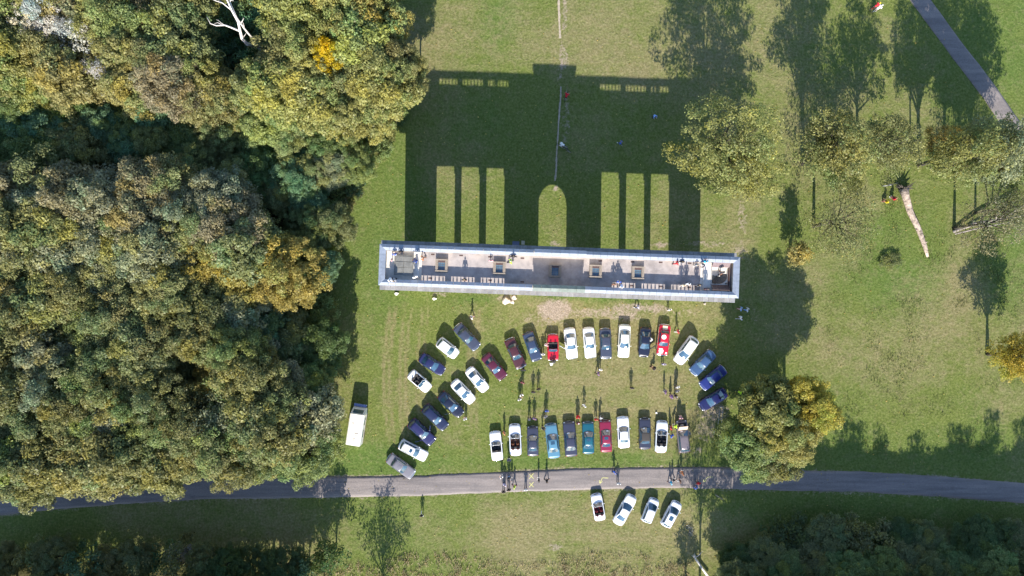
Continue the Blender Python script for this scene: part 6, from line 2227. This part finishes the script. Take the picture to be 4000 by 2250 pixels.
def stone(px, py, rx, ry, h, label, mat, seed, wedge=False):
    rg = np.random.default_rng(seed)
    p = W(px, py)
    mb = MB()
    n, v = 9, []
    for k, (f, z) in enumerate(((1.0, -.1), (1.0, h * .55), (.72, h))):
        for i in range(n):
            t = 2 * math.pi * i / n + .3
            j = 1 + .16 * math.sin(seed + 2.1 * i) + .1 * math.sin(3 * i + seed)
            v.append((rx * f * j * math.cos(t), ry * f * j * math.sin(t), z + (rg.normal() * .03 if k else 0)))
    v.append((0, 0, h * 1.03))
    f = [(k * n + i, k * n + (i + 1) % n, (k + 1) * n + (i + 1) % n, (k + 1) * n + i) for k in (0, 1) for i in range(n)] + [(2 * n + i, 2 * n + (i + 1) % n, 3 * n) for i in range(n)]
    o = mb.add(v, f).build('stone', mat)
    o.location = (p.x, p.y, 0)
    tag(o, label, 'stone', 'stones before the building')


stone(1549, 1147, .30, .24, .35, 'small white stone below the left corner of the building', M_STONEW, 1)
stone(1697, 1167, .32, .2, .35, 'white stone in the grass further along the left facade', M_STONEW, 2)
stone(1977, 1176, .62, .52, .4, 'largest pale rock before the left half of the facade', M_STONE, 3)
stone(2008, 1163, .40, .34, .25, 'middle sized pale rock touching the facade edge', M_STONE, 4)
stone(2002, 1180, .30, .30, .2, 'smallest of the three pale rocks before the facade', M_STONE, 5)
stone(2753, 1187, .18, .16, .12, 'tiny pinkish stone before the right end of the facade', M_STONE, 6)

# trestle tables behind the building
M_TABLE = plain('blue_grey_table_top', (.10, .12, .20), .6)
M_TABLE2 = plain('beige_table_top', (.40, .36, .28), .7)
for px, py, wx_, wy_, m, lab in ((2015, 951, .42, .26, M_TABLE, 'dark blue grey table in the shade behind the building'), (2043, 948, .20, .24, M_TABLE2, 'small beige stool in the shade behind the building')):
    p = W(px, py, .7)
    t = empty('table' if wx_ > .3 else 'stool', (p.x, p.y, 0), R(-3))
    tag(t, lab, 'table' if wx_ > .3 else 'stool')
    MB().box(-wx_ * 1.2, wx_ * 1.2, -wy_ * 1.2, wy_ * 1.2, .70, .74).build('top', m, t)
    for sx in (-1, 1):
        for sy in (-1, 1):
            MB().tube((sx * wx_, sy * wy_, -.1), (sx * wx_, sy * wy_, .70), .025).build('leg', M_BLACK, t)
# loose plank on the verge, plastic crate by the cars
a, b = W(2795, 1933, .1), W(2822, 1950, .1)
mb = MB()
mb.tube(a, b, .05, .045, 6)
tag(mb.build('plank', M_LOG, None), 'short pale pole lying on the shaded verge below the road', 'pole')
p = W(2564, 1613, .1)
mb = MB().box(-.12, .12, -.1, .1, -.05, .16, .02)
o = mb.build('paper_bag', M_PAPER, None)
o.location = (p.x, p.y, 0)
tag(o, 'small white bag on the grass above the silver convertible', 'bag')
p = W(2690, 1690, .5)
fs = empty('folding_chair', (p.x, p.y, 0), R(20))
tag(fs, 'grey folding chair beside the raised bonnet of the grey estate', 'chair')
MB().box(-.24, .24, -.22, .22, .44, .47).build('seat', M_STEEL, fs)
MB().box(-.24, .24, -.25, -.22, .5, .88).build('backrest', M_STEEL, fs)
for sx in (-1, 1):
    for sy in (-1, 1):
        MB().tube((sx * .22, sy * .22, -.08), (sx * .22, -sy * .1 + sy * .2, .44), .014).build('leg', M_STEEL, fs)

# fallen leaves sprinkled over the lawn
rg = np.random.default_rng(12)
n = 1500
X = rg.uniform(1100, 3700, n)
Y = rg.uniform(100, 2230, n)
P = np.array([tuple(W(x, y)) for x, y in zip(X, Y)])
keep = ~((P[:, 0] > BX - 23) & (P[:, 0] < BX + 23.5) & (np.abs(P[:, 1] - BY) < 4.2))
P = P[keep]
P[:, 2] = 0.04
nr = unit(rg.normal(size=P.shape) * .3 + np.array([0, 0, 1]))
me = quads_mesh('fallen_leaves', P, nr, rg.uniform(.08, .2, len(P)), np.clip(.6 + rg.normal(size=len(P)) * .2, 0, 1), np.clip(.7 + rg.normal(size=len(P)) * .2, 0, 1), rg, M_LEAF, .8)
o = obj('fallen_leaves', me, color=(.34, .27, .10))
tag(o, 'yellow fallen leaves scattered over the lawn', 'leaves', kind='stuff')
